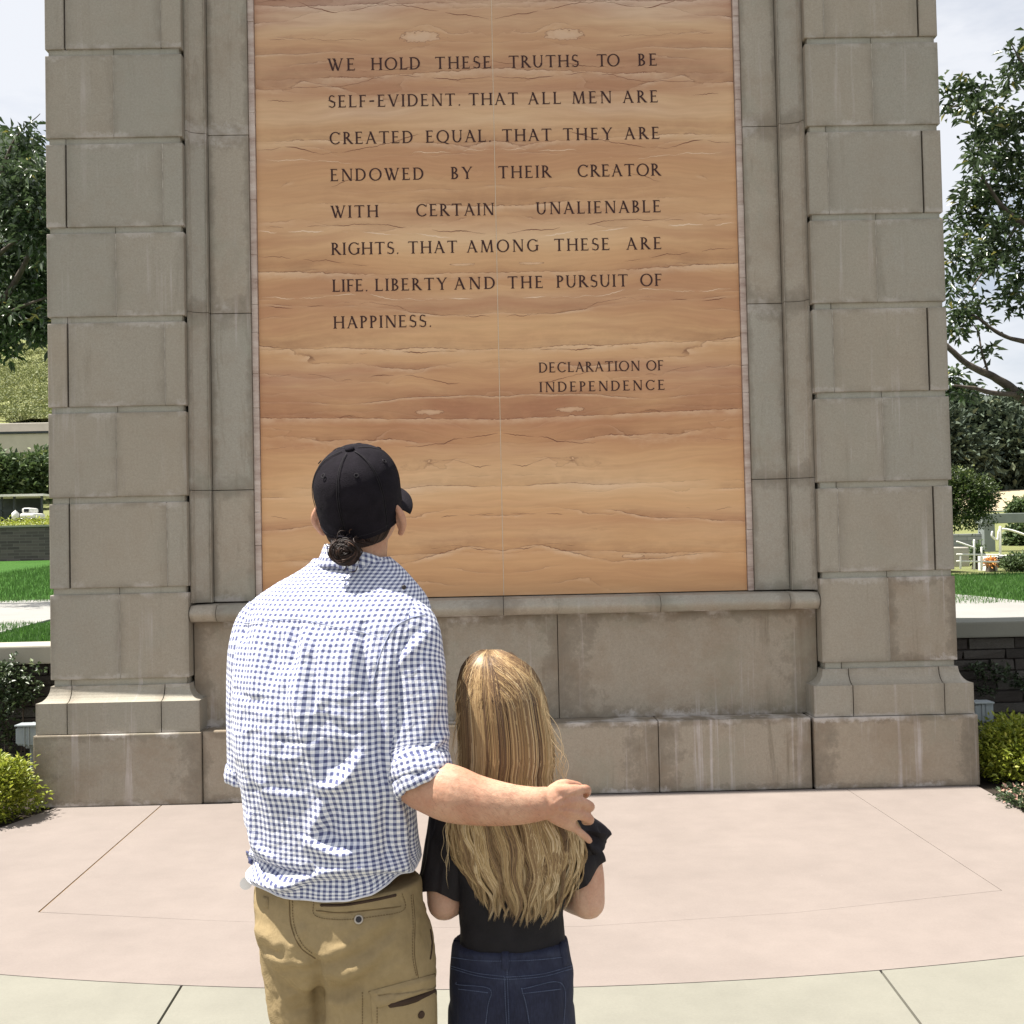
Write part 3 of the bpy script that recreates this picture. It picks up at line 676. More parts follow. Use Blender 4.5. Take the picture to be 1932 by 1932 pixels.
# ---- lettering
T0, T1 = .150, .078
def glyph(ch):
    """polygons of one incised roman capital, cap height 1; returns list of (k,2) and the width"""
    P = []
    def line(x0, y0, x1, y1, w):
        dx, dy = x1-x0, y1-y0; L = math.hypot(dx, dy)
        hx = w/2*L/max(abs(dy), 1e-6) if abs(dy) > abs(dx)*.35 else 0
        if hx: P.append([(x0-hx, y0), (x0+hx, y0), (x1+hx, y1), (x1-hx, y1)])
        else: P.append([(x0, y0-w/2), (x1, y1-w/2), (x1, y1+w/2), (x0, y0+w/2)])
    def serif(x, y, w, l=.075):
        s = .035 if y < .5 else -.035
        P.append([(x-w/2-l, y), (x+w/2+l, y), (x+w/2+l*.9, y+s*.8), (x+w/2, y+s*2.2), (x-w/2, y+s*2.2), (x-w/2-l*.9, y+s*.8)])
    def stem(x, w=T0, s='tb', y0=0, y1=1):
        line(x, y0, x, y1, w)
        if 'b' in s: serif(x, y0, w)
        if 't' in s: serif(x, y1, w)
    def arm(x0, x1, y, d=0, tl=.11):
        line(x0, y, x1, y, T1)
        if d: P.append([(x1-.03, y-T1/2*d), (x1+.025, y-T1/2*d), (x1+.035, y+tl*d), (x1+.005, y+tl*d)])
    def arc(cx, cy, rx, ry, a0, a1, wv=T0, wh=T1, n=22, tilt=0):
        for i in range(n):
            q = []
            for a in (a0+(a1-a0)*i/n, a0+(a1-a0)*(i+1)/n):
                t = R(a); w = wh+(wv-wh)*abs(math.cos(t+tilt))**1.5; q.append((t, w))
            (t, w), (u, v) = q
            P.append([(cx+(rx)*math.cos(t), cy+(ry)*math.sin(t)), (cx+(rx)*math.cos(u), cy+(ry)*math.sin(u)),
                      (cx+(rx-v)*math.cos(u), cy+(ry-v)*math.sin(u)), (cx+(rx-w)*math.cos(t), cy+(ry-w)*math.sin(t))])
    c = ch; w = .7
    if c == 'A': line(.09, 0, .41, 1, T1); line(.38, 1, .76, 0, T0); line(.2, .36, .62, .36, T1*.9); serif(.09, 0, T1, .07); serif(.76, 0, T0, .06); w = .86
    elif c == 'B': stem(.13); arc(.22, .745, .30, .255, -90, 90); arc(.22, .265, .36, .265, -90, 90); arm(.13, .24, 1-T1/2); arm(.13, .24, .51); arm(.13, .24, T1/2); w = .60
    elif c == 'C': arc(.52, .5, .48, .515, 42, 318, T0, T1, 30); P.append([(.86, .98), (.90, .98), (.89, .74), (.87, .80)]); w = .92
    elif c == 'D': stem(.13); arc(.34, .5, .50, .5, -90, 90, T0, T1, 26); arm(.13, .36, 1-T1/2); arm(.13, .36, T1/2); w = .86
    elif c == 'E': stem(.13); arm(.1, .52, 1-T1/2, -1); arm(.1, .46, .52, 0); P.append([(.44, .44), (.475, .44), (.475, .60), (.44, .60)]); arm(.1, .58, T1/2, 1, .14); w = .64
    elif c == 'F': stem(.13); arm(.1, .52, 1-T1/2, -1); arm(.1, .45, .50, 0); P.append([(.43, .42), (.465, .42), (.465, .58), (.43, .58)]); w = .56
    elif c == 'G': arc(.52, .5, .48, .515, 45, 325, T0, T1, 30); stem(.85, T0, 't', .08, .46); P.append([(.86, .96), (.90, .96), (.89, .74), (.87, .78)]); w = .96
    elif c == 'H': stem(.13); stem(.77); line(.13, .51, .77, .51, T1); w = .90
    elif c == 'I': stem(.13); w = .26
    elif c == 'L': stem(.13); arm(.1, .58, T1/2, 1, .14); w = .62
    elif c == 'M': line(.11, 0, .17, 1, T1); line(.19, 1, .52, 0, T0); line(.52, 0, .84, 1, T1); line(.86, 1, .93, 0, T0); serif(.11, 0, T1); serif(.93, 0, T0); serif(.14, 1, T1, .05); serif(.88, 1, T1, .05); w = 1.06
    elif c == 'N': line(.14, 0, .14, 1, T1); line(.15, 1, .78, 0, T0); line(.80, 0, .80, 1, T1); serif(.14, 0, T1); serif(.80, 1, T1); serif(.10, 1, T1, .04); w = .90
    elif c == 'O': arc(.52, .5, .51, .52, 0, 360, T0, T1, 40); w = 1.04
    elif c == 'P': stem(.13); arc(.22, .73, .34, .27, -90, 90); arm(.13, .24, 1-T1/2); arm(.13, .24, .49); w = .58
    elif c == 'Q': arc(.52, .5, .51, .52, 0, 360, T0, T1, 40); line(.55, .06, .96, -.14, T1*1.3); w = 1.04
    elif c == 'R': stem(.13); arc(.22, .74, .32, .26, -90, 90); arm(.13, .24, 1-T1/2); arm(.13, .3, .49); line(.30, .50, .72, 0, T0); serif(.72, 0, T0*.8, .05); w = .76
    elif c == 'S':
        arc(.31, .745, .25, .27, 40, 225, T0*.75, T1, 16); arc(.31, .255, .28, .27, -140, 45, T0*.75, T1, 16)
        line(.14, .60, .49, .41, .15); P.append([(.49, .98), (.52, .98), (.51, .80), (.49, .84)]); P.append([(.08, .02), (.05, .02), (.06, .22), (.09, .16)]); w = .60
    elif c == 'T': stem(.42, T0, 'b'); arm(.42, .78, 1-T1/2, -1, .12); arm(.42, .06, 1-T1/2, 0); P.append([(.03, 1), (.09, 1), (.05, .85), (.01, .85)]); w = .82
    elif c == 'U': stem(.14, T0, 't', .34, 1); line(.73, .32, .73, 1, T1); serif(.73, 1, T1); arc(.425, .36, .355, .375, 180, 360, T0, T1, 20); w = .86
    elif c == 'V': line(.09, 1, .44, 0, T0); line(.44, 0, .78, 1, T1); serif(.09, 1, T0, .06); serif(.78, 1, T1, .07); w = .87
    elif c == 'W': line(.08, 1, .38, 0, T0); line(.38, 0, .60, .90, T1); line(.46, 1, .78, 0, T0); line(.78, 0, 1.08, 1, T1); serif(.08, 1, T0, .06); serif(.46, 1, T0, .05); serif(1.08, 1, T1, .07); w = 1.17
    elif c == 'Y': line(.09, 1, .42, .46, T0); line(.42, .46, .74, 1, T1); stem(.42, T0, 'b', 0, .48); serif(.09, 1, T0, .06); serif(.74, 1, T1, .07); w = .82
    elif c == '-': P.append([(.06, .42), (.44, .43), (.44, .55), (.06, .54)]); w = .50
    elif c == '.': P.append([(.06, .0), (.12, -.02), (.17, .03), (.19, .09), (.14, .12), (.07, .09)]); w = .22
    return P, w
TXT = [  # words with their left, right ends; baseline left/right; cap height  (2369 px survey)
 (163, 152.8, 28.3, [('WE', 758.7, 821.5), ('HOLD', 858.5, 972.2), ('THESE', 1006.3, 1136), ('TRUTHS', 1176.5, 1338.9), ('TO', 1380.2, 1433.9), ('BE', 1475.9, 1520)]),
 (248.3, 238, 28.3, [('SELF-EVIDENT.', 759, 1065.4), ('THAT', 1084, 1198.3), ('ALL', 1221.5, 1297.6), ('MEN', 1323.7, 1414.3), ('ARE', 1440.7, 1522)]),
 (333, 322.8, 28.3, [('CREATED', 761.3, 955.2), ('EQUAL.', 985.2, 1136), ('THAT', 1161.3, 1275.9), ('THEY', 1302, 1416), ('ARE', 1444.8, 1525.9)]),
 (418.5, 407.6, 28.3, [('ENDOWED', 764.3, 980.2), ('BY', 1043.3, 1092.2), ('THEIR', 1152.4, 1274.8), ('CREATOR', 1335, 1528)]),
 (503.3, 492.4, 28.3, [('WITH', 765.7, 875.2), ('CERTAIN', 961.7, 1142.6), ('UNALIENABLE', 1240, 1528.7)]),
 (589.1, 577.8, 28.3, [('RIGHTS.', 766.5, 922.6), ('THAT', 943.7, 1057.8), ('AMONG', 1079.8, 1245.4), ('THESE', 1281.7, 1410.2), ('ARE', 1449.1, 1530.2)]),
 (674.3, 662.6, 28.3, [('LIFE.', 768.9, 850.9), ('LIBERTY', 867.8, 1033.9), ('AND', 1050.9, 1145.4), ('THE', 1174.1, 1256.3), ('PURSUIT', 1287.4, 1452.6), ('OF', 1480.7, 1530.7)]),
 (759.3, 747.6, 28.3, [('HAPPINESS.', 771.5, 998.3)]),
 (868.5, 859.8, 23.2, [('DECLARATION', 1246.5, 1480.2), ('OF', 1494.8, 1534.6)]),
 (913.5, 905.4, 23.2, [('INDEPENDENCE', 1248, 1537.8)])]
K = 1932/2369
GLY = {}
for bl, br, ch, words in TXT:
    zl, zr = atY(760*K, bl*K, YP)[2], atY(1525*K, br*K, YP)[2]; zb = (zl+zr)/2
    cap = atY(1140*K, (bl-ch)*K, YP)[2] - atY(1140*K, bl*K, YP)[2]
    for word, a, b in words:
        yb = bl + (br-bl)*((a+b)/2-760)/765
        x0, x1 = atY(a*K, (yb-ch/2)*K, YP)[0], atY(b*K, (yb-ch/2)*K, YP)[0]
        gs = [glyph(c) for c in word]; W = (x1-x0)/cap; tw = sum(g[1] for g in gs); n = max(1, len(gs)-1)
        sx = 1.0; gap = (W-tw)/n
        if gap < .02: sx = (W-.02*n)/tw; gap = .02
        if gap > .30: sx = (W-.30*n)/tw; gap = .30
        x = 0
        for c, (polys, w) in zip(word, gs):
            if c not in GLY:
                V = []; F = []
                for j, p in enumerate(polys):
                    i0 = len(V); ar = sum(p[i][0]*p[(i+1) % len(p)][1]-p[(i+1) % len(p)][0]*p[i][1] for i in range(len(p)))
                    q = p if ar > 0 else p[::-1]; d = -.0016-.00004*(j % 30)
                    V += [(u, d, v) for (u, v) in q]; F.append(tuple(range(i0, i0+len(q))))
                me = bpy.data.meshes.new('letter'); me.from_pydata(V, [], F); me.update(); me.materials.append(M['letter']); GLY[c] = me
            o = bpy.data.objects.new('letter', GLY[c]); col.objects.link(o)
            o.location = (x0+x*cap, YP, zb); o.scale = (sx*cap, 1, cap); keep(o, pan)
            x += w*sx+gap

# ================================================================== GROUND
def slab(name, poly, z0, z1, mat, kind='structure', parent=None):
    bm = bmesh.new(); vs = [bm.verts.new((p[0], p[1], z1)) for p in poly]
    f = bm.faces.new(vs); bmesh.ops.recalc_face_normals(bm, faces=[f])
    if f.normal.z < 0: f.normal_flip()
    if z1 > z0:
        r = bmesh.ops.extrude_face_region(bm, geom=[f]); low = [g for g in r['geom'] if isinstance(g, bmesh.types.BMVert)]
        # extruded copy becomes the top; lower the originals
        for v in vs: v.co.z = z0
        bmesh.ops.recalc_face_normals(bm, faces=bm.faces[:])
    me = bpy.data.meshes.new(name); bm.to_mesh(me); bm.free()
    o = link_mesh(name, me, mat, parent)
    if kind and parent is None: o['kind'] = kind
    return o
g0 = lambda x, y: atZ(x, y, 0)[:2]
# circle through three surveyed points of the pink pad's front edge
A_, B_, C_ = [np.array(g0(*p)) for p in ((0, 1838), (1000, 1864), (1932, 1803))]
def circ(a, b, c):
    m = 2*np.array([b-a, c-a]); r = np.array([b@b-a@a, c@c-a@a]); o = np.linalg.solve(m, r); return o, np.linalg.norm(o-a)
CC, CRD = circ(A_, B_, C_)
xe0, xe1 = -3.8, 3.5
def arc_pts(x0, x1, n, dr=0.0):
    xs = np.linspace(x0, x1, n); return [(x, CC[1]-math.sqrt((CRD+dr)**2-(x-CC[0])**2)) for x in xs]
Lb, Rb = g0(110, 1522), g0(1852, 1487)
L2, R2 = g0(0, 1562), g0(1932, 1531)
def ext(p, q, x): t = (x-p[0])/(q[0]-p[0]); return (x, p[1]+(q[1]-p[1])*t)
Lx, Rx = arc_pts(xe0, xe1, 2)
iL0, iL1, iR1, iR0 = g0(290, 1530), g0(72, 1721), g0(1890, 1680), g0(1602, 1492)
iL0 = (iL0[0], -.10); iR0 = (iR0[0], -.10)
inner_front = [tuple(iL1)] + [tuple(g0(x, y)) for x, y in ((400, 1737), (800, 1750), (1100, 1748), (1500, 1722))] + [tuple(iR1)]
GP = .002
def off(p, dx, dy): return (p[0]+dx, p[1]+dy)
tag(slab('ground', [(-700, -60), (700, -60), (700, 900), (-700, 900)], -.12, -.12, M['soil']), kind='structure')
pad = tag(empty('pink_pavement', (0, -2, 0)), kind='structure')
inner = [off(iL0, .007, 0)] + [off(p, .007 if i == 0 else (-GP if i == 5 else 0), GP*.5) for i, p in enumerate(inner_front)] + [off(iR0, -GP, 0)]
keep(slab('slab', inner, -.08, .0, M['pink'], None, None), pad)
outer = [(iL0[0]-GP, -.10), (Lb[0], -.10), tuple(Lb), tuple(L2)] + arc_pts(xe0, xe1, 40) + [tuple(R2), tuple(Rb), (Rb[0], -.10), (iR0[0]+GP, -.10)] \
    + [off(p, GP if i == 0 else (-GP if i == 5 else 0), -GP*.2) for i, p in enumerate(inner_front[::-1])]
keep(slab('slab', outer, -.08, .0, M['pink'], None, None), pad)
for poly in ([iL0, inner_front[0]], [iR0, inner_front[-1]]):
    a, b = np.array(poly[0]), np.array(poly[1]); d = (b-a)/np.linalg.norm(b-a); n = np.array([-d[1], d[0]])*(.009 if a[0] < 0 else .004)
    keep(slab('joint_filler', [a+n, b+n, b-n, a-n], -.07, -.004, M['joint'] if a[0] < 0 else M['joint_faint'], None, None), pad)
pale = tag(empty('pale_pavement', (0, -6, 0)), kind='structure')
def clipx(y, p, q): t = (y-p[1])/(q[1]-p[1]); return p[0]+(q[0]-p[0])*t
j1 = (g0(345, 1856), g0(298, 1932)); j2 = (g0(1657, 1826), g0(1737, 1932))
def far_pt(j, y): a, b = j; t = (y-a[1])/(b[1]-a[1]); return (a[0]+(b[0]-a[0])*t, y)
bounds = [xe0, j1, j2, xe1]
prev = None
for i in range(3):
    l, r = bounds[i], bounds[i+1]
    lx = l if not isinstance(l, tuple) else l[0][0]+.005; rx = r if not isinstance(r, tuple) else r[0][0]-.005
    bl_ = (l, -7.2) if not isinstance(l, tuple) else far_pt(l, -7.2); br_ = (r, -7.2) if not isinstance(r, tuple) else far_pt(r, -7.2)
    poly = arc_pts(lx, rx, 16, .0035) + [off(br_, -.005 if i < 2 else 0, 0), off(bl_, .005 if i else 0, 0)]
    keep(slab('slab', poly, -.08, -.001, M['pale'], None, None), pale)
keep(slab('slab', [(xe0, -7.21), (xe1, -7.21), (xe1, -16), (xe0, -16)], -.08, -.001, M['pale'], None, None), pale)
keep(slab('slab', [(xe0-.01, -16), (xe0-.01, Lx[1]), (xe0-9, Lx[1]-1), (xe0-9, -16)], -.08, -.001, M['pale'], None, None), pale)
keep(slab('slab', [(xe1+.01, -16), (xe1+9, -16), (xe1+9, Rx[1]-1), (xe1+.01, Rx[1])], -.08, -.001, M['pale'], None, None), pale)
YW = 0.95                                      # face of the low garden walls
for nm, poly in (('planting_bed', [(Lb[0]-.01, YW), (Lb[0]-.01, Lb[1]), tuple(L2-np.array([.01, 0])), (Lx[0]-.01, Lx[1]+.01), (-13, Lx[1]-.9), (-13, YW)]),
                 ('planting_bed', [(Rb[0]+.01, YW), (13, YW), (13, Rx[1]-.9), (Rx[0]+.01, Rx[1]+.01), tuple(R2+np.array([.01, 0])), (Rb[0]+.01, Rb[1])])):
    slab(nm, poly, -.08, -.015, M['soil'])

# ================================================================== GARDEN WALLS
def garden_wall(side, label):
    w = empty('garden_wall', (side*6.5, YW, 0)); tag(w, label, 'wall')
    x0, x1 = (-9.5, XL0-.02) if side < 0 else (XR1+.02, 9.5)
    zt = atY(45, 1218, YW)[2] if side < 0 else atY(1870, 1172, YW)[2]
    zc = zt-(.135 if side < 0 else .118)
    xs = [x0, x0+2.2, (x0+x1)/2, x1-1.6, x1]
    for i in range(4):
        block('cap_stone', xs[i]+.003, xs[i+1]-.003, YW-.05, YW+.36, zc, zt, M['cap_pale'] if side < 0 else M['cap_grey'], w, .012)
    block('core', x0, x1, YW+.05, YW+.3, -.1, zc, M['mortar'], w, 0)
    shared = []
    for k in range(5):
        V, F = box_vf(-.5, .5, -.5, .5, -.5, .5); bm = bmesh.new(); vs = [bm.verts.new(v) for v in V]
        for f in F: bm.faces.new([vs[i] for i in f])
        for v in bm.verts: v.co.y += random.uniform(-.12, .12)*(v.co.y < 0); v.co.z += random.uniform(-.06, .06); v.co.x += random.uniform(-.02, .02)
        me = bpy.data.meshes.new('ledge_stone'); bm.to_mesh(me); bm.free(); me.materials.append(M['ledge']); shared.append(me)
    z = zc-.006; r = 0
    hs = [.085, .075, .085, .07, .08, .09, .08, .085, .09, .08, .09, .08]
    while z > .02:
        h = min(hs[r % 12], z); near = x1 if side < 0 else x0; lim = 2.4
        x = near + (random.uniform(0, .2))*side*-1*0
        while abs(x-near) < lim:
            L = random.uniform(.18, .48); a, b = (x-L, x) if side < 0 else (x, x+L)
            o = bpy.data.objects.new('ledge_stone', random.choice(shared)); col.objects.link(o)
            o.location = ((a+b)/2, YW+.07+random.uniform(-.012, .012), z-h/2); o.scale = (L-.010, .12, h-.010); keep(o, w)
            x = a if side < 0 else b
        a, b = (x0, x) if side < 0 else (x, x1)
        block('ledge_course', a, b, YW+.01, YW+.1, z-h+.006, z-.006, M['ledge'], w, 0)
        z -= h; r += 1
    return zt
ZTL = garden_wall(-1, 'low ledge-stone garden wall with pale cap left of the monument')
ZTR = garden_wall(1, 'low dark ledge-stone garden wall with grey-green cap right of the monument')

# ================================================================== LAWNS, HILLS
def sheet(name, rows, mat, disp=0, nx=2, kind='structure', dsc=.3):
    """rows: list of (xleft, xright, Y, z): a ground strip skinned through them"""
    V = []; F = []
    for (a, b, y, z) in rows:
        for i in range(nx+1):
            x = a+(b-a)*i/nx; V.append([x, y, z])
    V = np.array(V, float)
    if disp: V[:, 2] += fbm(np.column_stack([V[:, 0]*dsc, V[:, 1]*dsc, V[:, 0]*0]), 4)*disp
    n = nx+1
    for r in range(len(rows)-1):
        for i in range(nx): F.append((r*n+i, r*n+i+1, (r+1)*n+i+1, (r+1)*n+i))
    o = mesh_obj(name, V, F, mat, smooth=True); o['kind'] = kind; return o
zl0 = ZTL-.05; zr0 = ZTR-.05
zB = atY(45, 1058, 24)[2]; zBt = atY(45, 991, 24)[2]
sheet('lawn', [(-40, 0, YW+.34, zl0), (-40, 0, 9.5, zl0), (-40, 0, 24, zB)], M['lawn'])
sheet('lawn', [(0.01, 40, YW+.34, zr0), (0.01, 40, 12.2, zr0)], M['lawn'])
def tuft_field(name, cx0, cx1, y0, y1, z, n, mat, h=.05):
    x = RNG.uniform(cx0, cx1, n); y = RNG.uniform(y0, y1, n); a = RNG.uniform(0, 6.28, n); hh = h*RNG.uniform(.5, 1.3, n)
    dx, dy = np.cos(a)*.006, np.sin(a)*.006; lx, ly = RNG.normal(0, .012, n), RNG.normal(0, .012, n)
    V = np.stack([np.column_stack([x-dx, y-dy, z+0*x]), np.column_stack([x+dx, y+dy, z+0*x]), np.column_stack([x+lx, y+ly, z+hh])], 1).reshape(-1, 3)
    return fast_mesh(name, V, np.arange(3*n).reshape(-1, 3), mat, tone=np.repeat(RNG.uniform(0, .9, n), 3))
M['blade'] = leaf_mat('grass_blade', (.045, .115, .02), (.085, .19, .035), (.16, .24, .06), .6, .35)
_b1 = tuft_field('grass', -11, -3.3, 9.2, 23.5, 0, 36000, M['blade'], .09)
_v = co_of(_b1.data); _v[:, 2] += np.where(_v[:, 1] < 9.5, zl0, zl0+(zB-zl0)*(_v[:, 1]-9.5)/14.5); _b1.data.vertices.foreach_set('co', _v.astype(np.float32).ravel()); _b1['kind'] = 'stuff'
tuft_field('grass', 3.2, 9.2, 3.6, 12.1, zr0, 42000, M['blade'], .05)['kind'] = 'stuff'
tuft_field('grass', -5.2, XL0-.0, YW+.36, 4.2, zl0, 9000, M['blade'])['kind'] = 'stuff'
def zpoly(name, pts, z, mat, z0=None):
    o = slab(name, [atZ(x, y, z)[:2] for x, y in pts], z if z0 is None else z0, z, mat, 'structure'); return o
zpoly('path', [(-300, 1193), (-100, 1193), (5, 1192), (91, 1169), (300, 1135), (300, 1083), (91, 1118), (0, 1134), (-300, 1178)], zl0+.02, M['white_path'], zl0-.1)
zr1 = zr0+.02
o = slab('path', [atZ(1650, 1166, zr1)[:2], atZ(2300, 1165, zr1)[:2], atZ(2300, 1150, zr1)[:2], atZ(1932, 1134, zr1)[:2], atZ(1870, 1127, zr1)[:2], atZ(1805, 1121, zr1)[:2], atZ(1650, 1116, zr1)[:2]], zr0-.1, zr1, M['white_path'])
# retaining wall of far brick, left
rw = mesh_obj('brick_wall', *box_vf(-60, 2, 24, 24.4, 0, zBt-.05), M['brick_far']); tag(rw, 'long dark brick retaining wall across the far lawn on the left', 'wall')
cp = mesh_obj('cap', *box_vf(-60, 2, 23.95, 24.45, zBt-.05, zBt), M['cap_pale'], rw)
P32 = lambda x, y: atY(x, y, 32)
zc0 = atY(45, 984, 32)[2]
sheet('ground_terrace', [(-90, 4, 24.4, zBt-.02), (-90, 4, 32, zc0), (-90, 4, 44, atY(45, 960, 44)[2]), (-90, 4, 58, atY(45, 842, 58)[2]-1.2)], M['slope'])
# terraces of pale concrete and grass slope
z1, z2, z3 = atY(45, 842, 58)[2], atY(45, 818, 58)[2], atY(45, 797, 60)[2]
tr = empty('terrace_wall', (-15, 58, z1)); tag(tr, 'pale stepped terrace walls below the grassy hillside', 'terrace')
block('terrace_step', -90, 5, 58, 60, z1-1.6, z2, M['paint_cream'], tr, .05)
block('terrace_step', -90, 5, 60.2, 62, z1, z3, M['paint_cream'], tr, .05)
block('coping', -90, 5, 57.9, 58.3, z2, z2+.12, M['dark_metal'], tr, 0)
rows = []
for i in range(26):
    t = i/25; Y = 62+t*60; zz = atY(45, 797-150*t, Y)[2]
    rows.append((-110-t*60, 12, Y, zz-.0))
sheet('hillside', rows, M['slope'], .55, 60, 'structure', .55)
n_ = 9000; xx = RNG.uniform(-60, 6, n_); tt_ = RNG.random(n_)
_hb = bpy.data.objects['hillside']; _t = BVHTree.FromPolygons([v.co.copy() for v in _hb.data.vertices], [tuple(p.vertices) for p in _hb.data.polygons])
hillC = []
for i in range(n_):
    Y_ = 63+tt_[i]*58; x_ = atY(-60+170*RNG.random(), 700, Y_)[0]; h_ = _t.ray_cast(Vector((x_, Y_, 60)), Vector((0, 0, -1)))
    if h_[0] is not None: hillC.append(tuple(h_[0]))
# wooded hills far off
def ridge(name, pts, Y, base, depth, label=None):
    xs = np.linspace(pts[0][0], pts[-1][0], 50); ys = np.interp(xs, [p[0] for p in pts], [p[1] for p in pts])
    V = []; n = 50
    for r in range(14):
        t = r/13
        for i in range(n):
            top = atY(xs[i], ys[i], Y)
            zz = base+(top[2]-base)*math.sin(t*math.pi/2); V.append([top[0], Y-depth*(1-t), zz])
    V = np.array(V); V[:, 2] += fbm(V*.05, 4, 3)*4.0*np.repeat(np.linspace(.1, 1, 14), n)
    F = [(r*n+i, r*n+i+1, (r+1)*n+i+1, (r+1)*n+i) for r in range(13) for i in range(n-1)]
    o = mesh_obj(name, V, F, M['wood_hill'], smooth=True); o['kind'] = 'structure'; return o
ridge('hill', [(-900, 330), (-300, 250), (0, 262), (60, 268), (90, 292), (220, 430), (500, 600)], 330, -2, 200)
ridge('hill', [(1300, 900), (1600, 860), (1780, 790), (1840, 760), (1932, 775), (2300, 700), (2900, 640)], 260, -2, 130)

# ---- right background
Yd = 90-7.46
sheet('far_lawn', [(-1, 70, 12.2, zr0), (-1, 70, 28, atY(1900, 1047, 28)[2]), (-1, 90, 50, atY(1900, 1000, 50)[2]), (-1, 110, Yd-20, atY(1900, 984, Yd-20)[2]), (-1, 120, Yd-14, atY(1900, 966, Yd-14)[2])], M['slope'])
sheet('dry_slope', [(-1, 120, Yd-14, atY(1900, 967, Yd-14)[2]), (-1, 130, Yd, atY(1900, 950, Yd)[2]), (-1, 140, Yd+12, atY(1900, 930, Yd+12)[2]), (-1, 200, Yd+60, atY(1900, 905, Yd+60)[2])], M['dry'], .3, 30)
pg = empty('gate_portal', atY(1868, 1045, 30)); tag(pg, 'grey concrete portal frame with thick lintel beyond the right lawn', 'portal')
def pbox(name, px0, px1, py0, py1, Y, d, mat, parent, bev=.02):
    a, b = atY(px0, (py0+py1)/2, Y), atY(px1, (py0+py1)/2, Y); t, u = atY((px0+px1)/2, py0, Y)[2], atY((px0+px1)/2, py1, Y)[2]
    return block(name, a[0], b[0], Y, Y+d, u, t, mat, parent, bev)
pbox('post', 1857, 1878, 986, 1046, 30, .5, M['paint_grey'], pg)
pbox('post', 2050, 2071, 984, 1044, 30, .5, M['paint_grey'], pg)
pbox('lintel', 1853, 2080, 967, 985.5, 29.98, .55, M['paint_grey'], pg)
bw = pbox('brick_wall', 1700, 1856, 1008, 1050, 30.2, .3, M['brick_grey'], None); tag(bw, 'grey brick wall standing left of the concrete portal', 'wall')
cb = pbox('stair_wall', 1740, 1829, 1033, 1070, 13.2, 1.5, M['paint_cream'], None); tag(cb, 'cream rendered stair wall with white coping beside the railing', 'wall')
keep(pbox('coping', 1740, 1831, 1029.5, 1033, 13.15, 1.6, M['paint_white'], None, 0), cb) if False else None
lw = empty('low_stone_wall', atY(1900, 1072, 13.5)); tag(lw, 'low layered stone wall with white cap at the edge of the right lawn', 'wall')
z0_, zt_ = atY(1900, 1072, 13.5)[2], atY(1900, 1052, 13.5)[2]
xa, xb = atY(1884, 1060, 13.5)[0], atY(2150, 1060, 13.5)[0]
n = 5
for k in range(n):
    zz = z0_+(zt_-z0_)*k/n; x = xa
    while x < xb:
        L = random.uniform(.35, .8); block('ledge_stone', x+.01, min(x+L, xb)-.01, 13.5+random.uniform(0, .03), 13.8, zz+.006, zz+(zt_-z0_)/n-.004, M['ledge'], lw, 0); x += L
block('cap_stone', xa-.05, xb+.05, 13.42, 13.9, zt_, zt_+.045, M['paint_white'], lw, .005)
block('end_pier', xa-.22, xa-.06, 13.4, 13.9, z0_-.05, zt_+.03, M['paint_white'], lw, .01)
# white tube railing
def trace_tube(name, pts, rad, mat, parent=None, k=6, n=None, kind=None):
    V, F = tube(pts, rad, k, n); return mesh_obj(name, V, F, mat, parent, smooth=True)
rl = empty('handrail', atY(1838, 1070, 13)); tag(rl, 'white tubular handrail in front of the cream stair wall', 'handrail')
for a, b in (((1838, 1020), (1838, 1074)), ((1852, 1034), (1852, 1074)), ((1812, 1050), (1812, 1072))):
    keep(trace_tube('post', [atY(*a, 12.9), atY(*b, 12.9)], .022, M['paint_white']), rl)
for a, b in (((1806, 1046), (1884, 1047)), ((1806, 1059), (1884, 1060)), ((1806, 1022), (1840, 1034))):
    keep(trace_tube('rail', [atY(*a, 12.9), atY(*b, 12.9)], .018, M['paint_white']), rl)
hr = empty('stair_rail', atY(1887, 1045, 20)); tag(hr, 'white curved stair handrail under the concrete portal', 'handrail')
keep(trace_tube('post', [atY(1887, 995, 20), atY(1887, 1046, 20)], .035, M['paint_white']), hr)
keep(trace_tube('rail', [atY(1872, 1004, 20), atY(1872, 1012, 20), atY(1882, 1018, 20), atY(1886, 1000, 20), atY(1905, 1000, 20), atY(1936, 1010, 20), atY(1990, 1030, 20)], .028, M['paint_white'], n=30), hr)
wh = empty('white_house', atY(1950, 808, 150)); tag(wh, 'white house high among the trees at the right edge', 'house')
pbox('wall', 1921, 2010, 768, 809, 150, 8, M['paint_white'], wh, .05); pbox('roof', 1917, 2014, 762, 768, 149.5, 9, M['paint_grey'], wh, 0)
pbox('window', 1931, 1940, 778, 792, 149.97, .1, M['glass_dark'], wh, 0); pbox('window', 1955, 1968, 778, 792, 149.97, .1, M['glass_dark'], wh, 0)
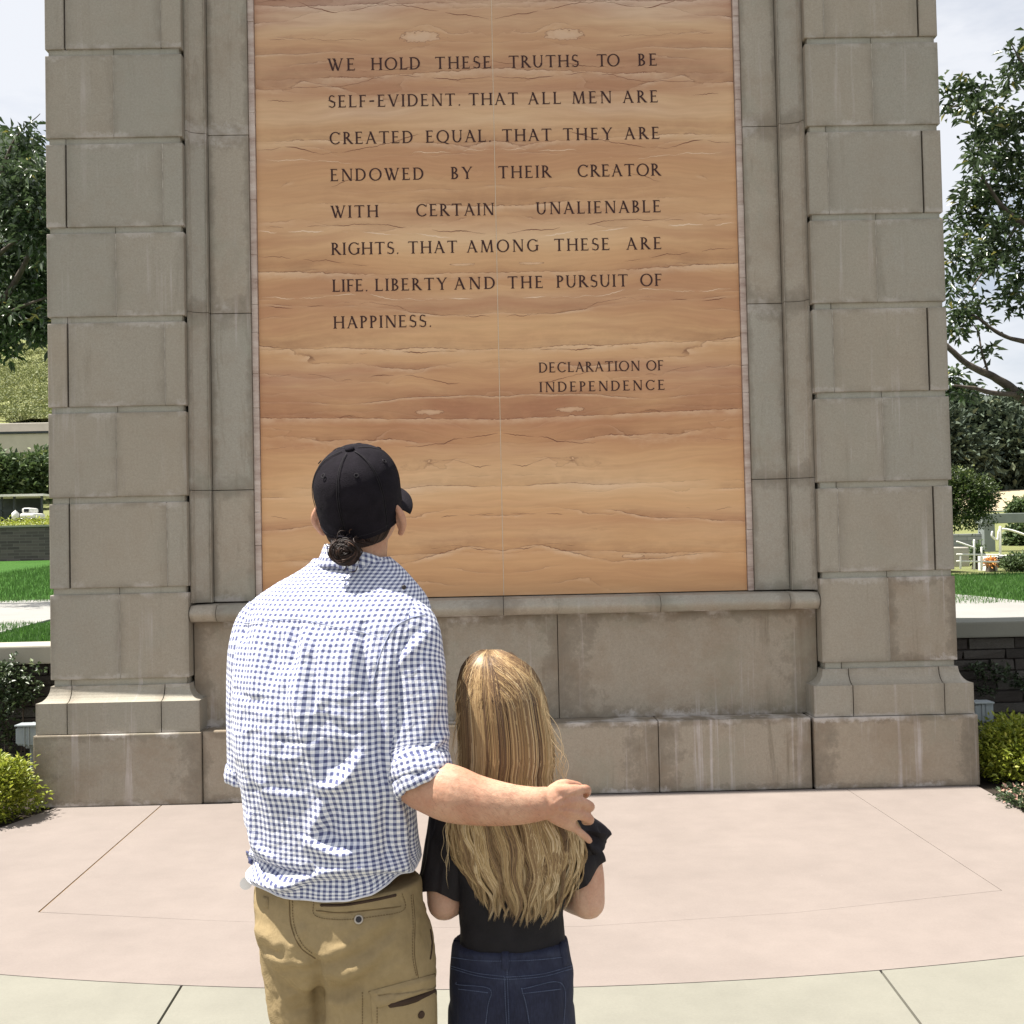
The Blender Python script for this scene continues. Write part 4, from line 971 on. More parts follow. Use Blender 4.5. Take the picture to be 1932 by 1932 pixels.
# ---- left background things
sh = empty('dark_shelter', atY(40, 984, 32)); tag(sh, 'dark open shelter with a white roof edge behind the brick wall', 'shelter')
pbox('back_panel', -40, 78, 938, 984, 33.5, .1, M['dark_metal'], sh, 0)
for x in (2, 26, 78): pbox('post', x-1.2, x+1.2, 936, 984, 32, .12, M['dark_metal'], sh, 0)
pbox('roof', -42, 81, 932.5, 936.5, 31.8, 2.2, M['paint_white'], sh, 0)
pbox('rail', 2, 78, 962, 964, 32, .05, M['dark_metal'], sh, 0)
cr_ = empty('white_cart', atY(55, 982, 31)); tag(cr_, 'small white utility cart parked in front of the dark shelter', 'cart')
pbox('body', 36, 66, 968, 979, 31, .9, M['paint_white'], cr_, .08); pbox('cab', 40, 58, 958, 968, 31.1, .7, M['paint_white'], cr_, .08)
pbox('window', 45, 54, 960, 966, 31.07, .02, M['glass_dark'], cr_, 0)
for x in (42, 60):
    c = atY(x, 980, 30.96); V, F = tube([c, c+np.array([0, .12, 0])], [.045, .045], 14); keep(mesh_obj('wheel', V, F, M['glass_dark']), cr_)
tk = empty('white_tank', atY(30, 980, 31)); tag(tk, 'white round tank with pointed lid beside the utility cart', 'tank')
c = atY(29, 970, 31); V, F = tube([c-np.array([0, 0, .09]), c+np.array([0, 0, .03]), c+np.array([0, 0, .13])], [.12, .12, .01], 12); keep(mesh_obj('body', V, F, M['paint_white'], smooth=True), tk)
gb = empty('green_house', atY(-30, 935, 46)); tag(gb, 'grey weatherboard shed at the far left edge beside the hedge', 'shed')
pbox('wall', -90, 7, 876, 940, 46, 4, M['paint_grey'], gb, .02); pbox('roof', -94, 9, 872, 876, 45.8, 4.6, M['paint_white'], gb, 0)
for k in range(5): pbox('board', -90, 7, 884+k*11, 886+k*11, 45.96, .05, M['cap_grey'], gb, 0)

# ================================================================== PLANTS
def leaves(C, L, W, D, N, tone, droop=.25):
    """kite leaves: centre base C, length L, width W, direction D, normal N"""
    D = D/np.linalg.norm(D, axis=1)[:, None]; S = np.cross(D, N); S /= np.linalg.norm(S, axis=1)[:, None]+1e-9
    U = np.cross(S, D); L = L[:, None]; W = W[:, None]
    base, tip = C, C + D*L - U*L*droop
    mid = C + D*L*.5 + U*L*.04
    a, b = mid + S*W*.5 + U*W*.14, mid - S*W*.5 + U*W*.14
    V = np.stack([base, a, tip, b], 1).reshape(-1, 3); n = len(C); q = np.arange(n)*4
    F = np.concatenate([np.stack([q, q+1, q+2], 1), np.stack([q, q+2, q+3], 1)])
    return V, F, np.repeat(tone, 4)
def foliage(name, C, size, mat, parent=None, aspect=.45, per=7, spread=None, up=.2, radial=None, rnd=.35, tonemul=1.0, yellow=.03):
    """rosettes of leaves round the twig tips C"""
    n = len(C)*per; B = np.repeat(C, per, 0); D = RNG.normal(0, 1, (n, 3)); D[:, 2] = D[:, 2]*.6 + up
    if radial is not None:
        O = np.repeat(C-radial, per, 0); O /= np.linalg.norm(O, axis=1)[:, None]+1e-9; D = D/np.linalg.norm(D, axis=1)[:, None] + O*.7
    B = B + D*size*.25 + RNG.normal(0, size*(spread or .3), (n, 3))
    N = RNG.normal(0, .5, (n, 3)) + np.array([0, 0, 1.0])
    L = size*RNG.uniform(1-rnd, 1+rnd, n)
    tone = np.clip(np.repeat(RNG.uniform(0, .6, len(C)), per)+RNG.uniform(-.15, .3, n), 0, .9)*tonemul
    tone = np.where(RNG.random(n) < yellow, 1.0, tone)
    V, F, t = leaves(B, L, L*aspect, D, N, tone)
    return fast_mesh(name, V, F, mat, parent, tone=t)
def blob(c, r, n, hollow=.55):
    u = RNG.normal(0, 1, (n, 3)); u /= np.linalg.norm(u, axis=1)[:, None]
    rr = (hollow+(1-hollow)*RNG.random(n))[:, None]
    P = u*rr; bump = 1+.22*fbm(u*2.2+np.asarray(c)*3.1, 3)[:, None]
    return np.asarray(c)+P*bump*np.asarray(r)
# -- near tree on the left: dense drooping foliage behind the pier
lt = empty('broadleaf_tree', atY(-120, 1200, 9.0)*np.array([1, 1, 0])+np.array([0, 0, zl0])); tag(lt, 'dense dark glossy-leaved tree on the lawn at the left edge', 'tree')
tb = np.array(lt.location)
C = []
for (x, y, r, n) in [(20, 300, 60, 150), (60, 330, 45, 130), (-40, 330, 90, 150), (40, 400, 60, 200), (75, 430, 40, 130), (10, 480, 70, 220), (60, 520, 50, 200), (-50, 500, 100, 200), (30, 590, 60, 240), (70, 610, 35, 130), (-40, 620, 90, 160), (5, 640, 40, 90), (45, 235, 22, 18), (62, 265, 25, 40),
                     (-160, 380, 120, 200), (-150, 560, 120, 200), (-60, 220, 60, 60), (85, 560, 40, 120), (84, 480, 40, 100), (120, 480, 60, 100), (75, 375, 40, 110), (25, 350, 60, 150)]:
    c = atY(x, y, 9+random.uniform(-.8, .8)); s = r*16.5/2120; C.append(blob(c, (s, s*1.3, s), int(n*.34), .15))
C = np.concatenate(C)
crown = foliage('crown', C, .150, M['leaf_dark'], None, .34, 7, .38, -.35, None, .35, 1.0, .03); keep(crown, lt)
def limb(pts, rad, parent, mat=None, name='limb', n=26):
    V, F = tube(pts, rad, 9, n)
    V = V + fbm(V*9, 3, 5)[:, None]*np.array([.006, .006, .006]); keep(mesh_obj(name, V, F, mat or M['bark'], smooth=True), parent)
limb([tb, tb+[.05, 0, 1.6], atY(-80, 700, 9), atY(-40, 520, 9), atY(-20, 300, 9)], [.17, .14, .12, .08, .03], lt, name='trunk')
limb([atY(-60, 620, 9), atY(10, 560, 8.7), atY(60, 470, 8.5), atY(82, 400, 8.6)], [.07, .05, .03, .012], lt)
limb([atY(-60, 640, 9), atY(0, 600, 8.6), atY(50, 575, 8.4), atY(110, 555, 8.6)], [.06, .035, .022, .012], lt)
limb([atY(-40, 420, 9), atY(0, 330, 8.7), atY(30, 260, 8.6), atY(75, 215, 8.6)], [.05, .03, .014, .005], lt)
limb([atY(-50, 520, 9), atY(10, 470, 8.5), atY(50, 440, 8.4)], [.05, .03, .014], lt)
# -- near tree on the right: open crown with bare limbs against the sky
RT = 3.6
rt = empty('open_crowned_tree', [atY(2080, 1100, RT)[0], RT, zr0]); tag(rt, 'open-crowned tree with bare grey limbs reaching in at the right edge', 'tree')
tb = np.array(rt.location)
fork = atY(2040, 800, RT)
limb([tb, tb+[-.03, 0, .9], fork, atY(2060, 560, RT), atY(2050, 350, RT), atY(2030, 150, RT), atY(2010, 0, RT)], [.20, .16, .13, .10, .08, .05, .02], rt, name='trunk')
limb([fork, atY(1985, 768, RT), atY(1932, 752, RT-.1), atY(1893, 722, RT-.15), atY(1850, 700, RT-.2), atY(1818, 682, RT-.2), atY(1785, 652, RT-.2), atY(1750, 630, RT-.2)], [.10, .075, .058, .042, .036, .032, .026, .02], rt, n=50)
limb([fork, atY(1975, 745, RT), atY(1915, 744, RT-.2), atY(1870, 741, RT-.25), atY(1838, 733, RT-.3), atY(1800, 728, RT-.3)], [.05, .030, .026, .024, .02, .01], rt, n=40)
limb([atY(2050, 700, RT), atY(1975, 655, RT), atY(1932, 644, RT), atY(1900, 636, RT), atY(1880, 626, RT), atY(1850, 604, RT), atY(1828, 590, RT)], [.05, .035, .025, .021, .018, .014, .006], rt, n=40)
limb([atY(1862, 697, RT-.2), atY(1852, 660, RT-.2), atY(1846, 630, RT-.15), atY(1836, 610, RT-.1)], [.012, .01, .008, .004], rt)
limb([atY(2050, 500, RT), atY(1960, 440, RT), atY(1900, 400, RT), atY(1850, 330, RT), atY(1820, 300, RT)], [.05, .035, .024, .014, .006], rt, n=40)
limb([atY(2050, 330, RT), atY(1960, 260, RT), atY(1900, 230, RT), atY(1860, 212, RT), atY(1826, 196, RT), atY(1790, 205, RT)], [.045, .03, .02, .015, .008, .004], rt, n=40)
limb([atY(2040, 250, RT), atY(1970, 170, RT), atY(1930, 120, RT), atY(1905, 80, RT)], [.03, .02, .012, .004], rt)
limb([atY(1925, 415, RT), atY(1890, 470, RT), atY(1850, 520, RT), atY(1815, 570, RT)], [.018, .014, .01, .005], rt)
C = []
for (x, y, r, n) in [(1795, 165, 15, 16), (1822, 168, 18, 26), (1850, 175, 18, 18), (1800, 200, 20, 20), (1840, 205, 25, 26), (1880, 190, 24, 22), (1900, 150, 18, 18), (1925, 130, 24, 36), (1920, 95, 16, 18), (1875, 235, 30, 45), (1900, 255, 28, 45), (1850, 260, 22, 30), (1925, 220, 25, 35), (1842, 290, 15, 22),
                     (1850, 315, 22, 22), (1885, 310, 32, 60), (1922, 300, 28, 50), (1905, 350, 34, 66), (1870, 370, 30, 50), (1835, 355, 20, 26), (1820, 385, 22, 30), (1925, 395, 30, 55), (1850, 410, 30, 50), (1800, 410, 18, 22), (1885, 430, 32, 55), (1820, 450, 26, 36), (1860, 470, 30, 44), (1915, 470, 34, 60), (1800, 490, 18, 24), (1835, 505, 24, 30),
                     (1880, 500, 26, 34), (1925, 520, 28, 50), (1800, 540, 16, 20), (1905, 560, 26, 34), (1812, 590, 22, 34), (1840, 580, 22, 30), (1800, 625, 16, 22), (1858, 610, 10, 8), (1865, 672, 8, 5), (1850, 665, 10, 8), (1800, 705, 18, 26), (1820, 735, 18, 22), (1930, 575, 18, 18), (1930, 740, 10, 6), (1790, 740, 12, 14),
                     (1990, 300, 80, 200), (2050, 150, 110, 240), (2100, 420, 120, 260), (2000, 520, 60, 120), (1980, 60, 60, 90)]:
    c = atY(x, y, RT+random.uniform(-.5, .5)); s = r*11/2120; C.append(blob(c, (s, s*1.6, s), int(n*.36)+2, .1))
C = np.concatenate(C)
keep(foliage('crown', C, .096, M['leaf_dark'], None, .38, 7, .36, .0, None, .35, 1.0, .03), rt)
# -- small clipped tree on the right
ct = empty('clipped_tree', [atY(1755, 1000, 12)[0], 11.5, zr0]); tag(ct, 'small round-headed clipped tree right behind the right pier', 'tree')
c = atY(1822, 945, 11.5); C = np.concatenate([blob(c, (.52, .5, .50), 900, .4), blob(atY(1800, 915, 11.5), (.35, .4, .3), 300, .4), blob(atY(1850, 935, 11.5), (.30, .4, .3), 260, .4), blob(atY(1775, 950, 11.5), (.4, .4, .45), 300, .4)])
keep(foliage('crown', C, .055, M['leaf_round'], None, .5, 6, .6, .3, c, .3, 1.0, .05), ct)
limb([np.array(ct.location), np.array(ct.location)+[0, 0, .7], atY(1780, 960, 11.5)], [.07, .055, .04], ct, name='trunk')
# -- lime shrubs either side
def shrub(name, label, c, r, n, size, mat, group=None):
    o = empty(name, [c[0], c[1], 0]); tag(o, label, 'shrub', group)
    C = np.concatenate([blob(c, r, n, .6), blob(np.array(c)+[r[0]*.35, -r[1]*.3, r[2]*.35], np.array(r)*.6, n//3, .5), blob(np.array(c)+[-r[0]*.4, -r[1]*.2, r[2]*.1], np.array(r)*.6, n//3, .5)])
    C = C[C[:, 2] > .01]
    keep(foliage('foliage', C, size, mat, None, .42, 6, .5, .4, np.array(c)-[0, 0, .1], .35, 1.0, .06), o)
    for k in range(6):
        a = k*1.05; e = np.array(c)+np.array(r)*[math.cos(a)*.55, math.sin(a)*.55, .1]
        V, F = tube([[c[0], c[1], -.01], (np.array([c[0], c[1], 0])+e)/2+[0, 0, .03], e], [.009, .007, .003], 6, 8); keep(mesh_obj('stem', V, F, M['bark']), o)
    return o
shrub('lime_shrub', 'round lime-green leafy shrub at the right corner of the monument base', atY(1922, 1428, .05), (.27, .27, .27), 900, .036, M['leaf_bush'])
shrub('lime_shrub', 'small lime-green shrub at the left edge of the pink pavement', atY(-8, 1500, -.35), (.235, .26, .26), 700, .034, M['leaf_bush'])
# -- groundcover with dry pink flowers at the right edge
gcv = [atZ(x, y, .03) for x, y in ((1905, 1500), (1925, 1512), (1945, 1522), (1965, 1530), (1925, 1500), (1950, 1505), (1985, 1545))]
C = np.concatenate([blob(g, (.09, .09, .035), 40, .2) for g in gcv]); C = C[C[:, 2] > .0]
gc = foliage('groundcover', C, .03, M['leaf_ivy'], None, .5, 4, .6, .5); gc['kind'] = 'stuff'
C = np.concatenate([blob(g+np.array([0, 0, .03]), (.09, .09, .03), 6, .2) for g in gcv])
fl = foliage('flower_litter', C, .028, M['flower'], None, .6, 3, .6, .5); fl['kind'] = 'stuff'
# -- creeper on the left garden wall and shrubbery under it
cv = empty('creeper', [atY(20, 1300, .85)[0], .88, 0]); tag(cv, 'glossy leafy creeper over the garden wall left of the monument', 'creeper')
C = []
for (x, y, r, n) in [(10, 1262, 22, 30), (30, 1275, 20, 26), (0, 1300, 30, 40), (45, 1292, 15, 16), (60, 1300, 12, 16), (25, 1320, 25, 34), (58, 1318, 12, 12), (5, 1345, 24, 22), (-40, 1290, 50, 60), (-30, 1350, 40, 40), (20, 1380, 26, 14), (70, 1262, 8, 6), (10, 1410, 30, 16)]:
    c = atY(x, y, .80); s = r*8.3/2120; C.append(blob(c, (s, .06, s), n, .1))
keep(foliage('foliage', np.concatenate(C), .038, M['leaf_ivy'], None, .55, 4, .6, .2, None, .35, 1.0, .05), cv)
for k in range(6):
    a = atY(-20+14*k, 1420, .9); b = atY(-30+17*k, 1265+random.uniform(-5, 30), .88)
    V, F = tube([[a[0], a[1], 0], (a+b)/2+[random.uniform(-.05, .05), -.02, 0], b], [.006, .005, .002], 5, 10); keep(mesh_obj('stem', V, F, M['bark']), cv)
cv2 = empty('creeper', [atY(1880, 1230, .85)[0], .9, 0]); tag(cv2, 'dark creeper patch on the shaded wall right of the monument', 'creeper')
C = np.concatenate([blob(atY(x, y, .86), (r*.004, .05, r*.003), n, .1) for x, y, r, n in [(1845, 1262, 20, 22), (1890, 1270, 20, 24), (1925, 1290, 20, 24), (1860, 1300, 16, 14)]])
keep(foliage('foliage', C, .034, M['leaf_dark'], None, .55, 4, .6, .2, None, .35, .5, .0), cv2)
# -- hedges and shrubs behind the brick wall (left), far bushes (right)
def bush(name, label, px, py, Y, rx, rz, n, size, mat, cat='bush', group=None, low=None):
    c = atY(px, py, Y); k = (Y+7.46)/2120; o = empty(name, [c[0], Y, c[2]-rz*k]); tag(o, label, cat, group)
    C = blob(c, (rx*k, rx*k*.8, rz*k), n, .55); keep(foliage('foliage', C, size, mat, None, .55, 5, .7, .3, c, .35, 1.0, .04), o)
    t = np.array([c[0], Y, c[2]-rz*k*1.05]); V, F = tube([t-[0, 0, .3], t+[0, 0, rz*k]], [.12, .07], 7); keep(mesh_obj('trunk', V, F, M['bark']), o); return o
hc_ = foliage('slope_herbs', np.array(hillC)+[0, 0, .02], .22, M['leaf_slope'], None, .6, 4, .9, .1); hc_['kind'] = 'stuff'
bush('hedge_bush', 'grey-green hedge bush beside the weatherboard shed', 15, 905, 42, 34, 34, 600, .26, M['leaf_hedge'])
bush('hedge_bush', 'taller hedge bush behind the dark shelter', 62, 900, 43, 42, 36, 700, .26, M['leaf_hedge'])
bush('hedge_bush', 'low pale shrub on the bank above the hedge', 100, 885, 46, 40, 30, 400, .26, M['leaf_hedge'])
bush('hedge_bush', 'hedge bush partly hidden at the far left edge', -45, 895, 42, 45, 45, 500, .32, M['leaf_hedge'])
lp = foliage('hedge_planting', np.column_stack([RNG.uniform(-16, -4, 1500), RNG.uniform(24.5, 25.3, 1500), RNG.uniform(zBt-.02, atY(45, 984, 25)[2], 1500)]), .09, M['leaf_bush'], None, .4, 3, .6, .6); lp['kind'] = 'stuff'
for (x, y, rx, rz, lab) in [(1815, 800, 55, 50, 'dark woodland tree just right of the right pier'), (1870, 830, 60, 62, 'large grey-green woodland tree below the bare limb'), (1925, 860, 50, 55, 'woodland tree in front of the white house'), (1810, 870, 48, 50, 'woodland tree above the clipped tree'),
                            (1860, 895, 40, 30, 'low woodland tree at the edge of the dry slope'), (1895, 800, 40, 40, 'dark woodland tree left of the white house'), (1985, 850, 60, 80, 'woodland tree beyond the right edge'), (1760, 840, 60, 70, 'woodland tree partly behind the right pier')]:
    bush('woodland_tree', lab, x, y, 105+random.uniform(-6, 8), rx, rz, 900, .75, M['leaf_wood'], 'tree', 'trees on the wooded hill')
bush('green_shrub', 'green shrub on the low stone wall at the right edge', 1925, 1062, 13.0, 32, 14, 500, .05, M['leaf_hedge'])
bush('green_shrub', 'olive shrub seen through the concrete portal', 1925, 1020, 34, 18, 26, 400, .2, M['leaf_hedge'])
bush('green_shrub', 'small shrub growing above the portal lintel', 1922, 960, 45, 14, 9, 200, .2, M['leaf_hedge'])
bush('orange_shrub', 'small orange flowering clump by the low stone wall', 1868, 1062, 13.3, 7, 5, 60, .05, M['orange'])
bush('green_shrub', 'small dark shrub between the stair wall and the rail', 1842, 1045, 15, 8, 12, 120, .07, M['leaf_hedge'])

# ================================================================== FLOODLIGHTS
def floodlight(px0, px1, py0, py1, Y, label):
    a, b = atY(px0, (py0+py1)/2, Y), atY(px1, (py0+py1)/2, Y); t, u = atY((px0+px1)/2, py0, Y)[2], atY((px0+px1)/2, py1, Y)[2]
    o = empty('floodlight', [(a[0]+b[0])/2, Y+.08, 0]); tag(o, label, 'floodlight', 'floodlights beside the monument base')
    W, H = b[0]-a[0], t-u; xm = (a[0]+b[0])/2
    bm = bmesh.new()                       # housing: tapered body with bevelled shoulders
    V = [(-.5, 0, -.42), (.5, 0, -.5), (.5, 0, .5), (-.5, 0, .38), (-.42, 1, -.3), (.42, 1, -.36), (.42, 1, .34), (-.42, 1, .28)]
    vs = [bm.verts.new((x*W, y*.17, z*H)) for x, y, z in V]
    for f in ((0, 1, 2, 3), (7, 6, 5, 4), (0, 4, 5, 1), (1, 5, 6, 2), (2, 6, 7, 3), (3, 7, 4, 0)): bm.faces.new([vs[i] for i in f])
    bmesh.ops.bevel(bm, geom=bm.edges[:], offset=.012, segments=3, affect='EDGES')
    me = bpy.data.meshes.new('housing'); bm.to_mesh(me); bm.free()
    h = link_mesh('housing', me, M['lamp_metal']); h.location = (xm, Y, (t+u)/2); keep(h, o)
    for k in range(2): block('band', xm-W*.08+k*W*.2-.004, xm-W*.08+k*W*.2+.004, Y-.008, Y+.16, u+.006, t-.010, M['lamp_metal'], o, .002)
    block('hood', a[0]+.004, b[0]-.004, Y-.02, Y+.10, t-.016, t-.004, M['lamp_metal'], o, .003)
    V, F = tube([[xm, Y+.09, 0], [xm, Y+.09, u+.02]], [.014, .014], 8); keep(mesh_obj('stem', V, F, M['lamp_metal']), o)
    block('bracket', xm-.035, xm+.035, Y+.07, Y+.11, u-.02, u+.004, M['lamp_metal'], o, .002)
floodlight(28, 71, 1366, 1410, .18, 'grey cast floodlight low beside the left pier base')
floodlight(1837, 1876, 1323, 1366, .30, 'grey cast floodlight low beside the right pier base')

# ================================================================== PEOPLE
YM = -5.11
def PX(x, y, dy=0.0): return atY(x, y, YM+dy)
PPM = FPX/(YM-CAM[1])                            # px per metre at the couple
def rotz(a): c, s = math.cos(a), math.sin(a); return np.array([[c, -s, 0], [s, c, 0], [0, 0, 1]])
def rotx(a): c, s = math.cos(a), math.sin(a); return np.array([[1, 0, 0], [0, c, -s], [0, s, c]])
def roty(a): c, s = math.cos(a), math.sin(a); return np.array([[c, 0, s], [0, 1, 0], [-s, 0, c]])
def ring_pts(cx, cy, z, w, b, yaw, k, n=2.3):
    """superellipse ring whose silhouette half-width seen along y is w, half-depth b, turned by yaw; starts at the back (-y), runs to +x"""
    t = np.linspace(0, 2*math.pi, k, endpoint=False)
    # solve a so that the silhouette is w
    a = math.sqrt(max((w*w-(b*math.sin(yaw))**2), 1e-6))/math.cos(yaw)
    x = a*np.sign(np.sin(t))*np.abs(np.sin(t))**(2/n); y = -b*np.sign(np.cos(t))*np.abs(np.cos(t))**(2/n)
    c, s = math.cos(yaw), math.sin(yaw)
    return np.column_stack([cx+x*c-y*s, cy+x*s+y*c, np.full(k, z)])
def section_loft(rows, k, yaw, nrow, n=2.3):
    """rows: (py, xl, xr, b, dy) -> densely interpolated rings"""
    Q = spline(rows, nrow); rings = []
    for py, xl, xr, b, dy in Q:
        p, q = PX(xl, py, dy), PX(xr, py, dy); z = (p[2]+q[2])/2
        rings.append(ring_pts((p[0]+q[0])/2, YM+dy, z, abs(q[0]-p[0])/2, max(b, .012), yaw, k, n))
    return rings, Q
def arclen_uv(rings, u0=0.0):
    uv = []; v = 0; prev = None
    mean = []
    for r in rings:
        d = np.linalg.norm(np.roll(r, -1, 0)-r, axis=1); u = np.concatenate([[0], np.cumsum(d)[:-1]]); tot = d.sum()
        u = np.where(u > tot/2, u-tot, u)         # seam at the front
        if prev is not None: v += np.linalg.norm(r-prev, axis=1).mean()*1.0
        prev = r; uv.append(np.column_stack([u+u0, np.full(len(r), v)]))
    return np.concatenate(uv)
class Surf:
    """finished cloth surface to sew details on"""
    def __init__(s, objs):
        V = []; F = []; n = 0
        for o in objs:
            c = co_of(o.data); V += [Vector(v) for v in c]
            F += [tuple(i+n for i in p.vertices) for p in o.data.polygons]; n += len(c)
        s.t = BVHTree.FromPolygons(V, F)
    def hit(s, x, y, lift=0.0):
        d = Vector(ray(x, y)).normalized(); h = s.t.ray_cast(Vector(CAM), d)
        if h[0] is None: return None
        n = h[1]; n = n if n.dot(d) < 0 else -n
        return np.array(h[0])+np.array(n)*lift, np.array(n)
    def line(s, pts, n=30, lift=.0005):
        Q = spline(pts, n); return [h[0] for h in (s.hit(x, y, lift) for x, y in Q) if h is not None]
def seam(S, name, pts, rad, mat, parent, n=30, lift=.0004, k=5):
    P = S.line(pts, n, lift)
    if len(P) < 3: return None
    P = np.array(P); P[1:-1] = (P[:-2]+P[1:-1]*2+P[2:])/4
    V, F = tube(P, rad, k); o = mesh_obj(name, V, F, mat, smooth=True); keep(o, parent); return o
def stitches(S, name, pts, mat, parent, step=.0055, rad=.0008):
    P = S.line(pts, 120, .0012)
    if len(P) < 3: return
    P = np.array(P); L = np.concatenate([[0], np.cumsum(np.linalg.norm(np.diff(P, axis=0), axis=1))]); parts = []
    for a in np.arange(0, L[-1]-step, step):
        q = [np.array([np.interp(t, L, P[:, c]) for c in range(3)]) for t in (a, a+step*.6)]; parts.append(tube(q, [rad, rad], 4, ends=False))
    V, F = join(parts); o = mesh_obj(name, V, F, mat); o['kind'] = 'stuff'; keep(o, parent)
def patch(S, name, quad, mat, parent, lift=.003, nu=14, nv=12, uv=None):
    """cloth patch (pocket, flap) laid on the surface between the four corners (tl,tr,br,bl in px), with thickness"""
    tl, tr, br, bl = [np.array(q, float) for q in quad]; V = []; F = []
    for j in range(nv+1):
        for i in range(nu+1):
            u, v = i/nu, j/nv; p = (tl*(1-u)+tr*u)*(1-v)+(bl*(1-u)+br*u)*v; h = S.hit(*p)
            if h is None: h = (np.array(V[-1]) if V else PX(*p), np.array([0, -1, 0]))
            e = min(u, 1-u, v, 1-v); V.append(h[0]+h[1]*(lift*min(1, .15+e*9)))
    for j in range(nv):
        for i in range(nu): a = j*(nu+1)+i; F.append((a, a+1, a+nu+2, a+nu+1))
    n = len(V); o = mesh_obj(name, V, F, mat, smooth=True); keep(o, parent); return o

def hand(W, K, fingers, thumb, palm_r=.0125, wr=.03, fat=.0135):
    """parts of a hand: metacarpals, palm filling, unequal bent fingers, thumb from the palm's side"""
    parts = []
    n = len(K); W = np.array(W); m = np.mean(K, axis=0)
    side = (np.array(K[0])-np.array(K[-1])); side /= np.linalg.norm(side)
    for i, k in enumerate(K):
        s = W + side*(.020*(1-2*i/(n-1))); parts.append(tube([s, (s+k)/2, k], [palm_r*1.15, palm_r*1.2, palm_r], 12, 8))
    for i in range(n-1):
        a, b = np.array(K[i]), np.array(K[i+1]); s = W+side*(.020*(1-2*(i+.5)/(n-1)))
        parts.append(tube([s, (a+b)/2*.85+s*.15], [palm_r*1.2, palm_r*.85], 10, 6))
    for k, (pts, r) in zip(K, fingers):
        P = np.array([k]+list(pts)); rr = np.linspace(r*1.08, r*.86, len(P)); parts.append(tube(P, rr, 12, 16))
    parts.append(tube(thumb[0], thumb[1], 12, 14))
    return parts

# ------------------------------------------------------------------ MAN
man = empty('person', (PX(640, 1300)[0], YM, 0))
tag(man, 'man seen from behind in black cap, blue gingham shirt and khaki cargo trousers', 'person')
HB = PX(675, 933, .058)                          # centre of the cap band
HR = rotz(R(-15)) @ rotx(R(27)) @ roty(R(1.5))
def hd(x, y, z): return HB + HR @ np.array([x, y, z])   # head frame: +y = face
parts = []
parts.append(ellipsoid(hd(0, .0, .012), (.082, .100, .088), 28, 18, HR))       # skull
parts.append(ellipsoid(hd(0, .020, -.060), (.068, .080, .075), 24, 16, HR))    # face and jaw
parts.append(ellipsoid(hd(0, .045, -.105), (.045, .050, .032), 20, 12, HR))    # chin
parts.append(tube([hd(0, .098, -.018), hd(0, .118, -.050), hd(0, .104, -.058)], [.008, .012, .010], 10, 8))  # nose
parts.append(tube([hd(-.022, .092, -.082), hd(0, .100, -.081), hd(.022, .092, -.082)], [.005, .007, .005], 8, 6))
nb = PX(668, 1100, .088)
parts.append(tube([hd(0, -.012, -.055), (hd(0, -.012, -.10)+nb)/2+[0, 0, .0], nb+[0, 0, .01], nb-[0, 0, .07]], [.062, .060, .063, .085], 24, 14))   # neck
for s in (-1, 1):                                # ears
    e = hd(s*.083, -.004, -.052); a = [e + HR @ np.array([s*(.006+.012*math.sin(t*math.pi)), -.012-.006*math.sin(t*math.pi), .030-.062*t]) for t in np.linspace(0, 1, 7)]
    parts.append(tube(a, [.006, .008, .0085, .008, .007, .007, .007], 10, 12))
    parts.append(ellipsoid(e + HR @ np.array([s*.004, -.004, 0]), (.006, .016, .028), 12, 8, HR))
# torso, pelvis and legs under the clothes
parts.append(loft(section_loft([(1100, 610, 725, .040, .085), (1150, 520, 765, .055, .06), (1250, 490, 755, .080, .03), (1400, 510, 740, .085, .0), (1550, 520, 740, .08, .0), (1640, 525, 745, .080, 0), (1790, 530, 770, .085, 0)], 28, R(-25), 20)[0]))
FL = PX(585, 1800, .06); FR = PX(705, 1800, -.03)
for p, yy in ((FL, .06), (FR, -.03)):
    k_, a_ = np.array([p[0]-.01, YM+yy+.02, .50]), np.array([p[0]-.015, YM+yy, .09])
    parts.append(tube([p, (p+k_)/2, k_, (k_+a_)/2+[0, -.02, 0], a_], [.075, .062, .050, .050, .036], 16, 18))
    parts.append(tube([a_+[0, -.03, -.045], a_+[.02, .08, -.05], a_+[.04, .17, -.062]], [.035, .036, .026], 12, 8))
# right arm: upper arm inside the sleeve, forearm across the girl's back, hand over her shoulder
SH = PX(765, 1210, -.035); EL = PX(792, 1478, -.135)
WR = PX(1034, 1514, -.178)
parts.append(tube([SH, (SH+EL)/2+[.01, 0, 0], EL], [.052, .047, .045], 18, 12))
fore = spline([[*EL, .050], [*PX(850, 1497, -.165), .0555], [*PX(900, 1510, -.175), .0485], [*PX(960, 1518, -.182), .0405], [*PX(1005, 1518, -.182), .0345], [*WR, .0305]], 26)
parts.append(tube(fore[:, :3], fore[:, 3], 22, flat=((0, 1, .1), .84)))
KN = [PX(1090, 1491, -.142), PX(1095, 1513, -.146), PX(1093, 1536, -.143), PX(1079, 1558, -.136)]
FG = [([PX(1105, 1489, -.125), PX(1108, 1494, -.095), PX(1104, 1500, -.070)], .0092), ([PX(1110, 1520, -.132), PX(1113, 1523, -.100), PX(1107, 1526, -.070)], .0105),
      ([PX(1110, 1544, -.130), PX(1112, 1548, -.098), PX(1104, 1549, -.068)], .0100), ([PX(1094, 1570, -.134), PX(1106, 1580, -.126), PX(1112, 1586, -.116)], .0078)]
parts += hand(WR+np.array([.006, 0, -.002]), KN, FG, ([PX(1042, 1494, -.160), PX(1060, 1483, -.135), PX(1078, 1482, -.110), PX(1092, 1484, -.09)], [.014, .0135, .011, .009]), .0118)
